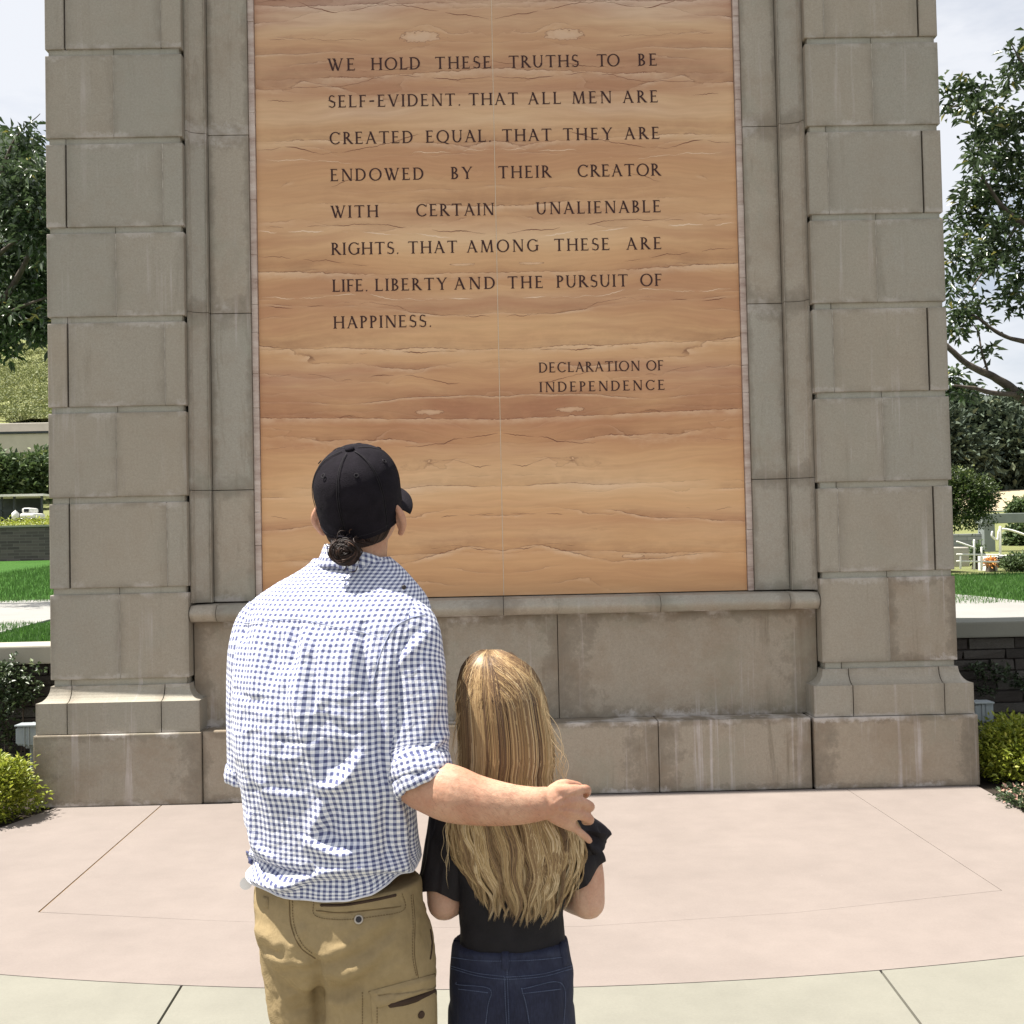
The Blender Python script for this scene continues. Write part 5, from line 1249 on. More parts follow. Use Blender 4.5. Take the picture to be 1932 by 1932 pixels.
parts.append(ellipsoid(PX(1062, 1520, -.150), (.036, .012, .036), 18, 12))
# left arm: down and forward, hand at the trouser pocket
SL = PX(505, 1200, .06); ELL = PX(492, 1478, .10); WL = PX(535, 1640, .17)
parts.append(tube([SL, (SL+ELL)/2, ELL, (ELL+WL)/2, WL], [.052, .046, .043, .040, .029], 16, 18))
KL = [PX(528+i*4, 1685+i*3, .165-.02*i) for i in range(4)]
parts += hand(WL, KL, [([k+np.array([.004, .012, -.028]), k+np.array([.010, .028, -.048])], .0088) for k in KL], ([WL+[.0, .025, -.01], WL+[.005, .05, -.035], WL+[.012, .055, -.06]], [.013, .011, .009]), .011)
V, F = join(parts); me = remesh(V, F, .0031, 3)
# tendons and veins on the back of the hand, elbow hollow
C = co_of(me); N = nor_of(me); D = fold_disp(C, [([(1040, 1520), (1070, 1500), (1092, 1492)], 3, 3, .0014), ([(1042, 1525), (1070, 1515), (1096, 1513)], 3, 3, .0015), ([(1042, 1530), (1070, 1530), (1094, 1536)], 3, 3, .0014), ([(1040, 1537), (1062, 1545), (1080, 1557)], 3, 3, .0012),
      ([(1040, 1510), (1060, 1532), (1072, 1522), (1088, 1524)], 2, 2, .0011), ([(1030, 1492), (1034, 1515), (1030, 1540)], 5, 5, -.0016)])
D *= (C[:, 1] < YM-.1)*1.6; C = C + N*D[:, None]; me.vertices.foreach_set('co', C.astype(np.float32).ravel()); me.update()
body = link_mesh('body', me, M['skin'], None, True); keep(body, man)
for s in (-1, 1):
    V, F = ellipsoid(hd(s*.030, .090, -.022), (.012, .012, .012), 12, 8); keep(mesh_obj('eye', V, F, M['white_plastic'], smooth=True), man)
# fingernail of the little finger
V, F = ellipsoid(PX(1110, 1582, -.127), (.0045, .002, .004), 10, 6); keep(mesh_obj('fingernail', V, F, M['skin_girl'], smooth=True), man)

_bt = BVHTree.FromPolygons([v.co.copy() for v in me.vertices], [tuple(p.vertices) for p in me.polygons]); ah = []
for i in range(520):
    x_, y_ = random.triangular(800, 1040, 930), random.uniform(1440, 1556); h_ = _bt.ray_cast(Vector(CAM), Vector(ray(x_, y_)).normalized())
    if h_[0] is None or h_[0].y < YM-.30 or h_[0].y > YM-.10: continue
    p_, n_ = np.array(h_[0]), np.array(h_[1]); d_ = np.array([random.uniform(.3, 1), 0, random.uniform(-.9, -.1)]); d_ -= n_*(d_@n_); d_ /= np.linalg.norm(d_); L_ = random.uniform(.006, .014)
    t_ = np.linspace(0, 1, 5)[:, None]; ah.append(p_+d_*L_*t_+n_*L_*.35*np.sin(t_*2.2))
ARM_HAIR = ah
# -- cap
def cap_r(th, v):
    """th: angle round (0 = face side), v: 0 band bottom .. 1 crown; returns local point"""
    back = .5-.5*math.cos(th)                    # 0 at face, 1 at the back
    if v < .36:
        t = v/.36; z = -.050-.012*back + t*(.062+.012*back); k = 1.0-.055*(1-t)*(.35+back)
    else:
        t = (v-.36)/.64; a = t*math.pi/2; z = .012+.092*math.sin(a)**.92; k = math.cos(a)**.80
    seamd = abs(((th/(math.pi/3)) % 1.0)-.5)*2     # 1 at panel seams
    puff = 1+.012*(1-seamd**6)*math.sin(min(1, v*1.4)*math.pi*.5)
    dent = -.0022*max(0, (seamd-.955)/.045)
    r = k*puff
    return np.array([.0905*r*math.sin(th), .106*r*math.cos(th), z]) + np.array([math.sin(th), math.cos(th), .3])*dent*(0.2+.8*min(1, k*2))
k = 180; rings = []
for v in np.linspace(0, .985, 56): rings.append(np.array([hd(*cap_r(2*math.pi*i/k, v)) for i in range(k)]))
V, F = loft(rings, True, False); n = len(V); V = np.vstack([V, hd(0, 0, .1045)]); F = list(F) + [((55)*k+i, 55*k+(i+1) % k, n) for i in range(k)]
V = V + (fbm(V*22, 3, 9)*.0016 + fbm(V*9, 2, 4)*.003)[:, None]*((V-HB)/np.linalg.norm(V-HB, axis=1)[:, None])
capo = mesh_obj('cap', V, F, M['cap'], smooth=True); keep(capo, man)
M['cap_seam'] = simple('cap_seam_thread', (.017, .015, .018), .9, .2, 60)
def capline(ths, vs, name, rad, mat, lift=.0012):
    P = []
    for th, v in zip(ths, vs):
        p = cap_r(th, v); d = p/np.linalg.norm(p); P.append(hd(*(p+d*lift)))
    V, F = tube(P, rad, 5); o = mesh_obj(name, V, F, mat, smooth=True); keep(o, capo); return o
for j in range(6):
    for dth in (-.022, .022):
        capline([j*math.pi/3+dth*1.0]*30, np.linspace(.02, .95, 30), 'stitching', .0007, M['cap_seam'], .0010 )
    c = cap_r(j*math.pi/3+math.pi/6, .66); nrm = c/np.linalg.norm(c); a = np.cross(nrm, [0, 0, 1]); a /= np.linalg.norm(a); b = np.cross(nrm, a)
    P = [hd(*(c+nrm*.0012+(a*math.cos(t)+b*math.sin(t))*.0042)) for t in np.linspace(0, 2*math.pi, 14)]
    V, F = tube(P, .0012, 6); keep(mesh_obj('eyelet', V, F, M['cap_seam'], smooth=True), capo)
capline(np.linspace(0, 2*math.pi, 80), [.05]*80, 'stitching', .0006, M['cap_seam'])
V, F = ellipsoid(hd(0, 0, .106), (.0105, .0105, .0055), 16, 8, HR); keep(mesh_obj('button', V, F, M['cap'], smooth=True), capo)
rings = []
for s_, zt in ((0, 0), (1, .0035)):
    pass
V = []; nb_, mb = 25, 12
for lay in (0, 1):
    for j in range(mb):
        for i in range(nb_):
            th = (i/(nb_-1)-.5)*R(150); f = j/(mb-1); base = cap_r(th, .04)
            ext_ = .068*math.cos(th*.98)**.75 if abs(th) < R(90) else 0
            p = base + np.array([math.sin(th)*.25, 1, -.18])*ext_*f; p[2] -= (abs(p[0])/.09)**2*.018*f + lay*.003; V.append(hd(*p))
F = []
for lay in (0, 1):
    o_ = lay*nb_*mb
    for j in range(mb-1):
        for i in range(nb_-1): a = o_+j*nb_+i; F.append((a, a+1, a+nb_+1, a+nb_) if lay == 0 else (a, a+nb_, a+nb_+1, a+1))
for i in range(nb_-1): a = (mb-1)*nb_+i; b = a+nb_*mb; F.append((a, a+1, b+1, b))
keep(mesh_obj('brim', V, F, M['cap'], smooth=True), capo)

# -- hair: nape and bun
def strands(name, paths, rad, mat, parent, tones, k=4):
    """paths: list of (n,3) arrays of equal length -> one mesh of tapering hairs"""
    Pm = np.array(paths); S, n, _ = Pm.shape
    T = np.gradient(Pm, axis=1); T /= np.linalg.norm(T, axis=2)[..., None]+1e-9
    ref = np.array([.3, 1.0, .1]); A = np.cross(T, ref); A /= np.linalg.norm(A, axis=2)[..., None]+1e-9; B = np.cross(T, A)
    t = np.linspace(0, 1, n); prof = (np.minimum(1, t*12+.3)*np.minimum(1, (1-t)*5+.12))[None, :, None]
    rr = np.asarray(rad).reshape(-1, 1, 1)*prof; rings = []
    for j in range(k):
        a = 2*math.pi*j/k; rings.append(Pm+rr*(math.cos(a)*A+math.sin(a)*B))
    V = np.stack(rings, 2).reshape(-1, 3)           # S,n,k
    s = np.arange(S)[:, None, None]*n*k; i = np.arange(n-1)[None, :, None]*k; j = np.arange(k)[None, None, :]
    a = s+i+j; b = s+i+(j+1) % k; F = np.stack([a, b, b+k, a+k], -1).reshape(-1, 4)
    tone = np.repeat(np.clip(tones, 0, 1).reshape(S, -1) if np.ndim(tones) > 1 else np.repeat(np.clip(tones, 0, 1)[:, None], n, 1), k, axis=1).reshape(-1)
    o = fast_mesh(name, V, F, mat, None, True, tone=tone); keep(o, parent); return o
bc = PX(650, 1036, -.030)
paths = []; tn = []
for i in range(420):                              # swept from the cap edge down to the tie
    th = math.pi + R(random.uniform(-78, 78)); p0 = hd(*(cap_r(th, .02)*np.array([.965, .965, 1]))) + RNG.normal(0, .001, 3)
    p1 = hd(*(cap_r(th*.6+math.pi*.4, .0)*np.array([.90, .90, 1.0]) - np.array([0, 0, .022]))); p2 = bc + RNG.normal(0, 1, 3)*[.010, .006, .004] + [0, .012, .020]
    paths.append(spline([p0, p1, p2], 14)); tn.append(random.uniform(.1, .75))
hr_ = strands('hair', paths, RNG.uniform(.0007, .0014, len(paths)), M['brown_hair'], man, np.array(tn))
paths = []; tn = []
for i in range(420):                              # knotted bun: a swirl seen end-on, wrapped by cross turns
    lobe = random.random() < .62
    ax = rotz(R(random.uniform(-18, 18))) @ rotx(R(random.uniform(66, 108) if lobe else random.uniform(-8, 38))); r = random.uniform(.004, .027) if lobe else random.uniform(.014, .022)
    a0 = random.uniform(0, 6.3); t = np.linspace(a0, a0+random.uniform(2.0, 4.4), 18); g = 1-.25*(t-a0)/4
    q = 1.12*np.column_stack([np.cos(t)*r*g*1.1, np.sin(t)*r*g*.95, (.012*(1-(r/.03)**2) if lobe else 0)+.004*np.sin(t*2+a0)])@ax.T
    paths.append(bc+q+([.001, -.008, -.006] if lobe else [0, 0, .010])+RNG.normal(0, .0015, 3)); tn.append(random.uniform(.0, .9)**1.5)
for i in range(60):                               # loose curls
    q = bc + RNG.normal(0, .015, 3); d = RNG.normal(0, 1, 3); d /= np.linalg.norm(d); e = np.cross(d, [0, 1, 0]); t = np.linspace(0, 1, 18)[:, None]
    paths.append(q + d*t*.022 + e*np.sin(t*3)*.008); tn.append(random.uniform(.2, .8))
bun = strands('bun', paths, RNG.uniform(.0008, .0017, len(paths)), M['brown_hair'], hr_, np.array(tn)); 
V, F = ellipsoid(bc, (.022, .017, .023), 18, 12); keep(mesh_obj('bun_core', V, F, M['brown_hair'], smooth=True, tone=np.full(len(V), .1)), hr_)
P = [bc+[.014*math.cos(t), .014*math.sin(t)+.006, .024+.002*math.sin(2*t)] for t in np.linspace(0, 6.28, 20)]; V, F = tube(P, .0028, 6); keep(mesh_obj('hair_tie', V, F, M['cap'], smooth=True), hr_)

_o = strands('arm_hair', ARM_HAIR, np.full(len(ARM_HAIR), .00009), M['brown_hair'], body, np.full(len(ARM_HAIR), 1.0), 3); _o['kind'] = 'stuff'
# -- shirt
YAWM = R(-25)
rows = [(1052, 592, 735, .058, .095), (1066, 578, 752, .068, .088), (1084, 548, 770, .078, .080), (1102, 514, 786, .088, .070), (1124, 480, 803, .099, .056), (1150, 455, 812, .110, .042), (1182, 438, 812, .118, .028),
        (1225, 431, 808, .124, .013), (1290, 430, 800, .127, -.004), (1360, 431, 795, .126, -.015), (1420, 434, 790, .124, -.020), (1480, 445, 788, .122, -.018), (1540, 456, 790, .123, -.013), (1590, 461, 795, .126, -.010), (1628, 463, 798, .130, -.010), (1650, 464, 799, .129, -.006), (1672, 468, 799, .127, -.002), (1700, 470, 798, .125, 0)]
KS, NR = 400, 330
rings, Q = section_loft(rows, KS, YAWM, NR, 2.35)
V, F = loft(rings, True, False); uv = arclen_uv(rings); uv = uv + np.column_stack([fbm(V*7, 2, 11)*.0045, fbm(V*7, 2, 12)*.0035])
py = np.repeat(Q[:, 0], KS); px, pyy = to_px(V)
# hem: let the last rows follow the tail's curve
hemx = np.array([440, 480, 505, 540, 600, 650, 700, 760, 800, 830]); hemy = np.array([1668, 1682, 1695, 1703, 1702, 1697, 1688, 1670, 1655, 1650])
front = V[:, 1] > YM+.02
tgt = np.where(front, 1668, np.interp(px, hemx, hemy)); f = np.clip((py-1560)/140, 0, 1)**1.5
V[:, 2] -= (tgt-40-1700)*f/PPM
px, pyy = to_px(V)
def build_normals(V, F):
    me = bpy.data.meshes.new('t'); me.from_pydata(V.tolist(), [], F); me.update(); n = nor_of(me).astype(float); bpy.data.meshes.remove(me); return n
N = build_normals(V, F)
c = V.mean(0); 
if ((V-c)*N).sum() < 0: N = -N; F = [f[::-1] for f in F]
vis = np.clip((YM+.05-V[:, 1])/.05, 0, 1)
FOLDS = [
  # pleats and hollows under the yoke
  ([(559, 1180), (552, 1215), (546, 1262)], 9, 16, -.0075), ([(541, 1175), (536, 1230), (530, 1300)], 9, 9, .0045), ([(575, 1175), (574, 1230), (566, 1330), (590, 1420)], 12, 10, .0075),
  ([(527, 1195), (524, 1240), (532, 1275)], 8, 10, -.0055), ([(470, 1150), (460, 1190), (455, 1215)], 6, 10, -.006), ([(490, 1160), (480, 1230), (476, 1330)], 14, 12, .005),
  ([(505, 1215), (510, 1250), (520, 1290)], 6, 8, -.004), ([(610, 1190), (606, 1260), (612, 1340)], 12, 8, .004), ([(590, 1240), (592, 1300), (588, 1350)], 6, 7, -.004),
  ([(640, 1190), (640, 1250), (650, 1330)], 12, 12, .0035), ([(667, 1200), (662, 1250), (664, 1300)], 14, 9, .007), ([(686, 1170), (684, 1220), (693, 1290), (712, 1330)], 12, 12, -.011),
  ([(705, 1260), (712, 1320), (716, 1400), (724, 1480)], 10, 10, -.010), ([(735, 1420), (745, 1500), (760, 1590)], 14, 18, .006),
  # long ridge from the left shoulder blade to the waist
  ([(545, 1262), (556, 1320), (574, 1380), (590, 1430), (606, 1500)], 16, 12, .0085), ([(600, 1330), (612, 1390), (622, 1430), (640, 1455)], 16, 20, -.0065),
  # crescent folds at the small of the back
  ([(682, 1420), (664, 1455), (636, 1480), (604, 1480)], 15, 9, .0125), ([(655, 1400), (640, 1430), (618, 1452)], 16, 16, -.007), ([(616, 1505), (606, 1545), (588, 1575)], 10, 16, .0085),
  ([(640, 1515), (622, 1560), (600, 1578)], 16, 14, -.0070), ([(578, 1582), (612, 1598), (650, 1608), (690, 1596)], 12, 16, .0130), ([(602, 1562), (640, 1586), (684, 1590)], 12, 8, -.0055),
  ([(700, 1440), (706, 1500), (700, 1560), (690, 1640)], 14, 12, .006), ([(725, 1520), (732, 1580), (726, 1640)], 9, 9, -.006), ([(755, 1520), (764, 1580), (762, 1640)], 9, 9, .0055), ([(775, 1560), (780, 1600), (778, 1640)], 6, 6, -.005),
  # left flank
  ([(452, 1380), (470, 1430), (486, 1470), (530, 1500), (580, 1500)], 10, 12, .0035), ([(470, 1490), (520, 1482), (570, 1492)], 5, 6, -.002), ([(470, 1530), (478, 1570), (490, 1600), (520, 1622)], 7, 12, .007), ([(462, 1560), (466, 1600), (480, 1625)], 8, 6, -.006),
  ([(455, 1330), (500, 1350), (560, 1345)], 6, 6, .0018), ([(445, 1390), (490, 1372), (540, 1385)], 5, 6, .0018), ([(560, 1350), (610, 1345), (660, 1352)], 5, 6, .0018), ([(500, 1420), (540, 1432), (575, 1424)], 5, 5, .0018), ([(600, 1310), (640, 1318), (680, 1306)], 4, 6, .0018),
  ([(440, 1300), (470, 1318), (520, 1322)], 5, 5, -.003), ([(520, 1395), (560, 1402), (600, 1392)], 5, 5, -.003), ([(630, 1365), (660, 1380), (690, 1372)], 6, 6, -.003),
  # blouse above the hem
  ([(460, 1646), (500, 1658), (545, 1662), (580, 1652)], 12, 14, .016), ([(462, 1622), (500, 1638), (560, 1650), (598, 1640)], 10, 10, -.015), ([(590, 1650), (650, 1640), (720, 1638), (795, 1642)], 20, 8, .011),
  ([(560, 1672), (650, 1664), (740, 1657), (798, 1650)], 10, 12, -.011), ([(470, 1668), (500, 1688), (530, 1696)], 10, 10, .004),
]
D = fold_disp(V, FOLDS)*vis*1.35
W3 = V*np.array([1.3, 1.3, .35])
base = fbm(W3*9, 3, 2)*.0065
crk = 1-np.abs(fbm(V*np.array([26, 26, 17])+3, 3, 6))*1.6                  # creases of worn cotton
zone = np.exp(-((px-520)/95)**2-((pyy-1375)/95)**2)+.5*np.exp(-((px-600)/90)**2-((pyy-1320)/90)**2)+.25
D += base*np.clip((py-1120)/120, .15, 1) + np.clip(crk, -.5, 1)*.0024*zone*(py > 1175)
# vertical gathers under the yoke seam
D += np.sin(px*.42+fbm(V*20, 2, 8)*2)*.0009*np.exp(-((pyy-1215)/40)**2)*(py > 1150)
D += .0025*(np.clip((np.interp(px, [430, 560, 700, 800], [1178, 1168, 1190, 1215])-pyy)/6, -1, 1))*.5*np.exp(-((pyy-1180)/90)**2)
V = V + N*D[:, None]
shirt = mesh_obj('shirt', V, F, M['gingham'], smooth=True, uv=uv); keep(shirt, man)
hem = V[-KS:]; hem = np.vstack([hem, hem[:1]]); v_, f_ = tube(hem, .0022, 6, ends=False)
M['hem'] = simple('white_cotton_edge', (.66, .66, .72), .85, .12, 90); M['seam_blue'] = simple('gingham_seam', (.33, .36, .50), .9, .35, 140)
keep(mesh_obj('hem', v_, f_, M['hem'], smooth=True), shirt)
# right sleeve
def sleeve(path, name, k=200, n=150, n_e=2.1, seed=1, folds=(), u0=.004, amp=.004):
    Qs = spline(path, n); P = Qs[:, :3]; T, Nn, B = frames(P); a = np.linspace(0, 2*math.pi, k, endpoint=False); rings = []
    for p, nn, bb, q in zip(P, Nn, B, Qs):
        # express in a steady frame: x' sideways, y' depth
        t = np.cross(nn, bb); sx = np.cross([0, 1, 0], t); sx /= np.linalg.norm(sx); sy = np.cross(t, sx)
        rings.append(p+np.outer(np.sin(a)*q[3], sx*1.0)-np.outer(np.cos(a)*q[4], sy))
    V, F = loft(rings, True, False); uv = arclen_uv(rings, u0); N = build_normals(V, F)
    if ((V-P.repeat(k, 0))*N).sum() < 0: N = -N; F = [f[::-1] for f in F]
    D = fold_disp(V, folds)*(((V-P.repeat(k, 0))[:, 1]) < .01) if folds else 0
    D = D + fbm(V*np.array([9, 9, 6]), 3, seed)*amp
    V = V+N*np.asarray(D).reshape(-1, 1)
    return V, F, uv, P
def sx_(x0, x1, y, dy): p, q = PX(x0, y, dy), PX(x1, y, dy); return (p+q)/2, abs(q[0]-p[0])/2
pth = []
for x0, x1, y, dy, d in [(738, 806, 1150, -.012, .055), (722, 826, 1172, -.022, .066), (708, 836, 1205, -.038, .073), (700, 840, 1250, -.055, .076), (706, 843, 1310, -.075, .074), (714, 845, 1370, -.090, .071), (722, 846, 1420, -.105, .068), (733, 846, 1450, -.12, .066)]:
    c, w = sx_(x0, x1, y, dy); pth.append([*c, w, d])
pth[-1][0:3] = list(PX(790, 1452, -.125)); 
SF = [([(800, 1180), (760, 1215), (730, 1260), (712, 1310)], 9, 9, -.006), ([(812, 1185), (790, 1215), (755, 1250), (735, 1300)], 9, 9, .005), ([(838, 1240), (826, 1300), (815, 1360)], 9, 9, .004), ([(838, 1330), (820, 1380), (790, 1430)], 7, 9, -.004),
      ([(720, 1300), (728, 1360), (738, 1430)], 8, 8, .005), ([(846, 1380), (815, 1412), (770, 1440)], 8, 7, .0055), ([(842, 1400), (806, 1428), (760, 1450)], 5, 5, -.006), ([(780, 1250), (790, 1320), (786, 1390)], 12, 12, -.0025)]
V, F, uv, P_ = sleeve(pth, 'sleeve', folds=SF, seed=3)
slv = mesh_obj('sleeve', V, F, M['gingham'], smooth=True, uv=uv); keep(slv, shirt)
# rolled cuff: two overlapping bands tilted across the elbow
def band(c0, c1, w, d, tilt, lip, name, parent, seed, uoff=0.0):
    c0, c1 = np.array(c0), np.array(c1); ax = (c1-c0)/np.linalg.norm(c1-c0); k = 160; a = np.linspace(0, 2*math.pi, k, endpoint=False)
    sx = np.cross([0, 1, 0], ax); sx /= np.linalg.norm(sx); sy = np.cross(ax, sx); rings = []
    prof = [(0.0, -.012), (.0, -.004), (.03, .001), (.12, .0032), (.30, .0030), (.55, .0036), (.8, .0030), (.95, .0012), (1.0, -.003), (.97, -.009), (.7, -.012)]
    L = np.linalg.norm(c1-c0)
    for (t, o) in prof:
        p = c0+ax*L*t
        o2 = o+lip*t + fbm(np.column_stack([np.cos(a)*2, np.sin(a)*2, np.full(k, t*1.5+seed)]), 3, seed)*.0028 + (np.sin(a*9+seed)*.0009)
        jig = (fbm(np.column_stack([np.cos(a)*2.5, np.sin(a)*2.5, np.full(k, 9+seed)]), 2, seed)*.0035)[:, None]*ax
        rings.append(p+jig+((w+o2)*np.sin(a))[:, None]*sx-((d+o2)*np.cos(a))[:, None]*sy)
    V, F = loft(rings, True, False); N = build_normals(V, F)
    if ((V-(c0+c1)/2)*N).sum() < 0: F = [f[::-1] for f in F]
    o = mesh_obj(name, V, F, M['gingham'], smooth=True, uv=arclen_uv(rings, uoff)); keep(o, parent); return o
band(PX(788, 1432, -.120), PX(795, 1468, -.134), .0605, .064, 0, .002, 'cuff', slv, 2, .003)
band(PX(794, 1459, -.131), PX(805, 1487, -.142), .0590, .063, 0, .001, 'cuff', slv, 5, .007)
# left sleeve, mostly hidden by the body
pth = []
for x0, x1, y, dy, d in [(470, 560, 1150, .085, .06), (440, 560, 1190, .08, .066), (429, 545, 1240, .065, .067), (426, 535, 1320, .075, .064), (426, 530, 1400, .085, .062), (427, 528, 1450, .09, .060), (428, 526, 1462, .092, .060)]:
    c, w = sx_(x0, x1, y, dy); pth.append([*c, w, d])
V, F, uv, P_ = sleeve(pth, 'sleeve', 120, 80, seed=7)
sl2 = mesh_obj('sleeve', V, F, M['gingham'], smooth=True, uv=uv); keep(sl2, shirt)
band(PX(477, 1440, .09), PX(477, 1470, .094), .0555, .058, 0, .001, 'cuff', sl2, 4)
# collar: stand hidden, fall turned down all round
def collar():
    k = 120; up, lo, rings = [], [], []
    th = np.linspace(R(-152), R(152), k)           # 0 = back centre
    cx, cyy = PX(668, 1055)[0], YM+.088
    yaw = YAWM
    def pt(t, r1, r2, z): x, y = r1*math.sin(t), -r2*math.cos(t); c, s = math.cos(yaw), math.sin(yaw); return np.array([cx+x*c-y*s, cyy+x*s+y*c, z])
    zu = PX(668, 1035)[2]; rows_ = []
    for t in th:
        sl = math.sin(t); drop = .012*(1-math.cos(t))                   # falls to the front
        tip = max(0, (abs(t)-R(95))/R(57))
        z0 = zu+.006 - drop*1.0 - .022*max(0, sl)**1.0*.9 + .010*max(0, -sl)
        pts = [pt(t, .066, .064, z0-.012), pt(t, .070, .068, z0), pt(t, .0745, .0725, z0+.0015), pt(t, .079, .077, z0-.006), pt(t, .084+.006*tip, .083, z0-.022-.008*tip), pt(t, .0905+.012*abs(sl)+.004*tip, .0905, z0-.040-.016*tip-.010*abs(sl)), pt(t, .0900+.012*abs(sl)+.004*tip, .0900, z0-.0415-.016*tip-.010*abs(sl)), pt(t, .084, .083, z0-.030)]
        rows_.append(pts)
    A = np.array(rows_); m = A.shape[1]; V = A.reshape(-1, 3); F = [(i*m+j, i*m+j+1, (i+1)*m+j+1, (i+1)*m+j) for i in range(k-1) for j in range(m-1)]
    V = V + fbm(V*14, 3, 2)[:, None]*.0022
    s = np.concatenate([[0], np.cumsum(np.linalg.norm(np.diff(A[:, 4], axis=0), axis=1))]); v = np.concatenate([[0], np.cumsum(np.linalg.norm(np.diff(A[k//2], axis=0), axis=1))])
    uvc = np.array([(a, b) for a in s for b in v]); N = build_normals(V, F)
    if ((V-np.array([cx, cyy, zu]))*N).sum() < 0: F = [f[::-1] for f in F]
    return mesh_obj('collar', V, F, M['gingham'], smooth=True, uv=uvc)
col_ = collar(); keep(col_, shirt)
SS = Surf([shirt, slv])
seam(SS, 'yoke_seam', [(447, 1178), (500, 1172), (560, 1168), (620, 1180), (670, 1190), (712, 1200)], .0007, M['seam_blue'], shirt, 60, .0003)
seam(SS, 'armhole_seam', [(800, 1160), (770, 1168), (742, 1186), (722, 1222), (710, 1262), (704, 1290)], .0010, M['seam_blue'], shirt, 40, .0006)
stitches(SS, 'stitching', [(450, 1182), (500, 1176), (560, 1172), (620, 1184), (668, 1194)], M['cap_seam'], shirt, .007, .0005)
V, F = ellipsoid(PX(762, 1108, -.10), (.005, .0025, .005), 12, 6); keep(mesh_obj('button', V, F, M['snap_dark'], smooth=True), shirt)
# -- white disc on a cord at the left hip
V, F = tube([PX(464, 1667, .0), PX(464, 1667, .003)], [.0125, .0125], 28, ends=False); M['tag'] = simple('pale_tag', (.55, .54, .53), .6, .05, 20); keep(mesh_obj('white_tag', V, F, M['tag']), man)

# -- trousers
def leg_tube(top, knee, ank, r, k=36):
    return tube([top, (top*.5+knee*.5), knee, knee*.5+ank*.5, ank], r, k, 30, ends=True)
hips = loft(section_loft([(1652, 482, 792, .112, 0), (1685, 478, 797, .118, 0), (1720, 480, 806, .126, -.002), (1760, 484, 815, .130, -.004), (1800, 494, 819, .122, -.004), (1835, 512, 820, .105, 0), (1850, 530, 815, .08, 0)], 60, YAWM, 24)[0])
kneeL, ankL = np.array([PX(585, 1932)[0]+.012, YM+.10, .48]), np.array([PX(585, 1932)[0]-.03, YM+.07, .07])
kneeR, ankR = np.array([PX(716, 1932)[0]+.0, YM-.03, .48]), np.array([PX(716, 1932)[0]-.01, YM-.03, .07])
tl, tr_ = PX(577, 1770, .05), PX(713, 1770, -.025)
legL = leg_tube(tl, kneeL, ankL, [.098, .094, .088, .076, .066]); legR = leg_tube(tr_, kneeR, ankR, [.112, .112, .100, .090, .076])
V, F = join([hips, legL, legR]); me = remesh(V, F, .0052, 5); C = co_of(me); N = nor_of(me).astype(float)
TF = [([(548, 1702), (552, 1745), (566, 1785), (592, 1810)], 12, 12, -.0055), ([(592, 1800), (600, 1850), (604, 1932)], 10, 12, -.012), ([(573, 1745), (562, 1770), (556, 1790)], 10, 8, .007),
      ([(592, 1805), (640, 1792), (690, 1760), (735, 1730)], 9, 12, .0055), ([(590, 1822), (640, 1815), (690, 1795), (740, 1755)], 9, 10, -.0060), ([(598, 1835), (650, 1838), (705, 1810), (745, 1770)], 12, 14, .0060), ([(600, 1862), (650, 1868), (700, 1838), (735, 1800)], 12, 14, -.0060),
      ([(606, 1880), (655, 1892), (700, 1870)], 10, 12, .005), ([(500, 1800), (540, 1815), (590, 1822)], 10, 9, .005), ([(520, 1835), (560, 1830), (595, 1838)], 8, 8, -.005), ([(528, 1890), (560, 1870), (592, 1868)], 10, 10, .005), ([(535, 1915), (565, 1905), (598, 1900)], 8, 8, -.004),
      ([(484, 1745), (510, 1770), (530, 1790)], 12, 12, .006), ([(492, 1780), (515, 1792), (540, 1797)], 8, 8, -.005), ([(640, 1745), (700, 1740), (770, 1725)], 16, 18, .005), ([(780, 1700), (786, 1760), (784, 1830)], 8, 8, .0035)]
vis = np.clip((YM+.04-C[:, 1])/.05, 0, 1)
D = fold_disp(C, TF)*vis*1.15 + fbm(C*np.array([7, 7, 9]), 3, 4)*.0045 + (1-np.abs(fbm(C*np.array([20, 20, 30]), 4, 8))*1.7)*.0019
C = C+N*D[:, None]; me.vertices.foreach_set('co', C.astype(np.float32).ravel()); me.update()
pants = link_mesh('trousers', me, M['khaki'], None, True); keep(pants, man)
SP = Surf([pants])
seam(SP, 'back_seam', [(546, 1700), (549, 1745), (566, 1786), (594, 1808)], .0016, M['khaki_seam'], pants, 40, -.0002)
stitches(SP, 'stitching', [(552, 1700), (555, 1743), (570, 1780), (594, 1802)], M['khaki_seam'], pants)
patch(SP, 'pocket_welt', [(594, 1704), (752, 1682), (756, 1712), (600, 1724)], M['khaki'], pants, .0030, 30, 8)
SP2 = Surf([pants]+[o for o in bpy.data.objects if o.name.startswith('pocket_welt')])
seam(SP2, 'pocket_opening', [(606, 1708), (650, 1707), (700, 1699), (746, 1689)], .0030, M['khaki_dark'], pants, 40, -.0006)
seam(SP2, 'welt_edge', [(597, 1718), (650, 1722), (705, 1716), (756, 1710)], .0013, M['khaki_seam'], pants, 40, .0002)
stitches(SP2, 'stitching', [(592, 1700), (595, 1727), (640, 1735), (700, 1730), (761, 1717), (757, 1680)], M['khaki_seam'], pants)
h = SP2.hit(677, 1735, .002)
def disc(name, c, n, r, t, mat, parent):
    n = n/np.linalg.norm(n); V, F = tube([c, c+n*t], [r, r*.92], 20, ends=False); o = mesh_obj(name, V, F, mat); keep(o, parent); return o
sn = disc('snap', h[0], h[1], .0088, .0020, M['snap_pale'], pants); disc('snap_centre', h[0]+h[1]*.0019, h[1], .0060, .0010, M['snap_dark'], pants)
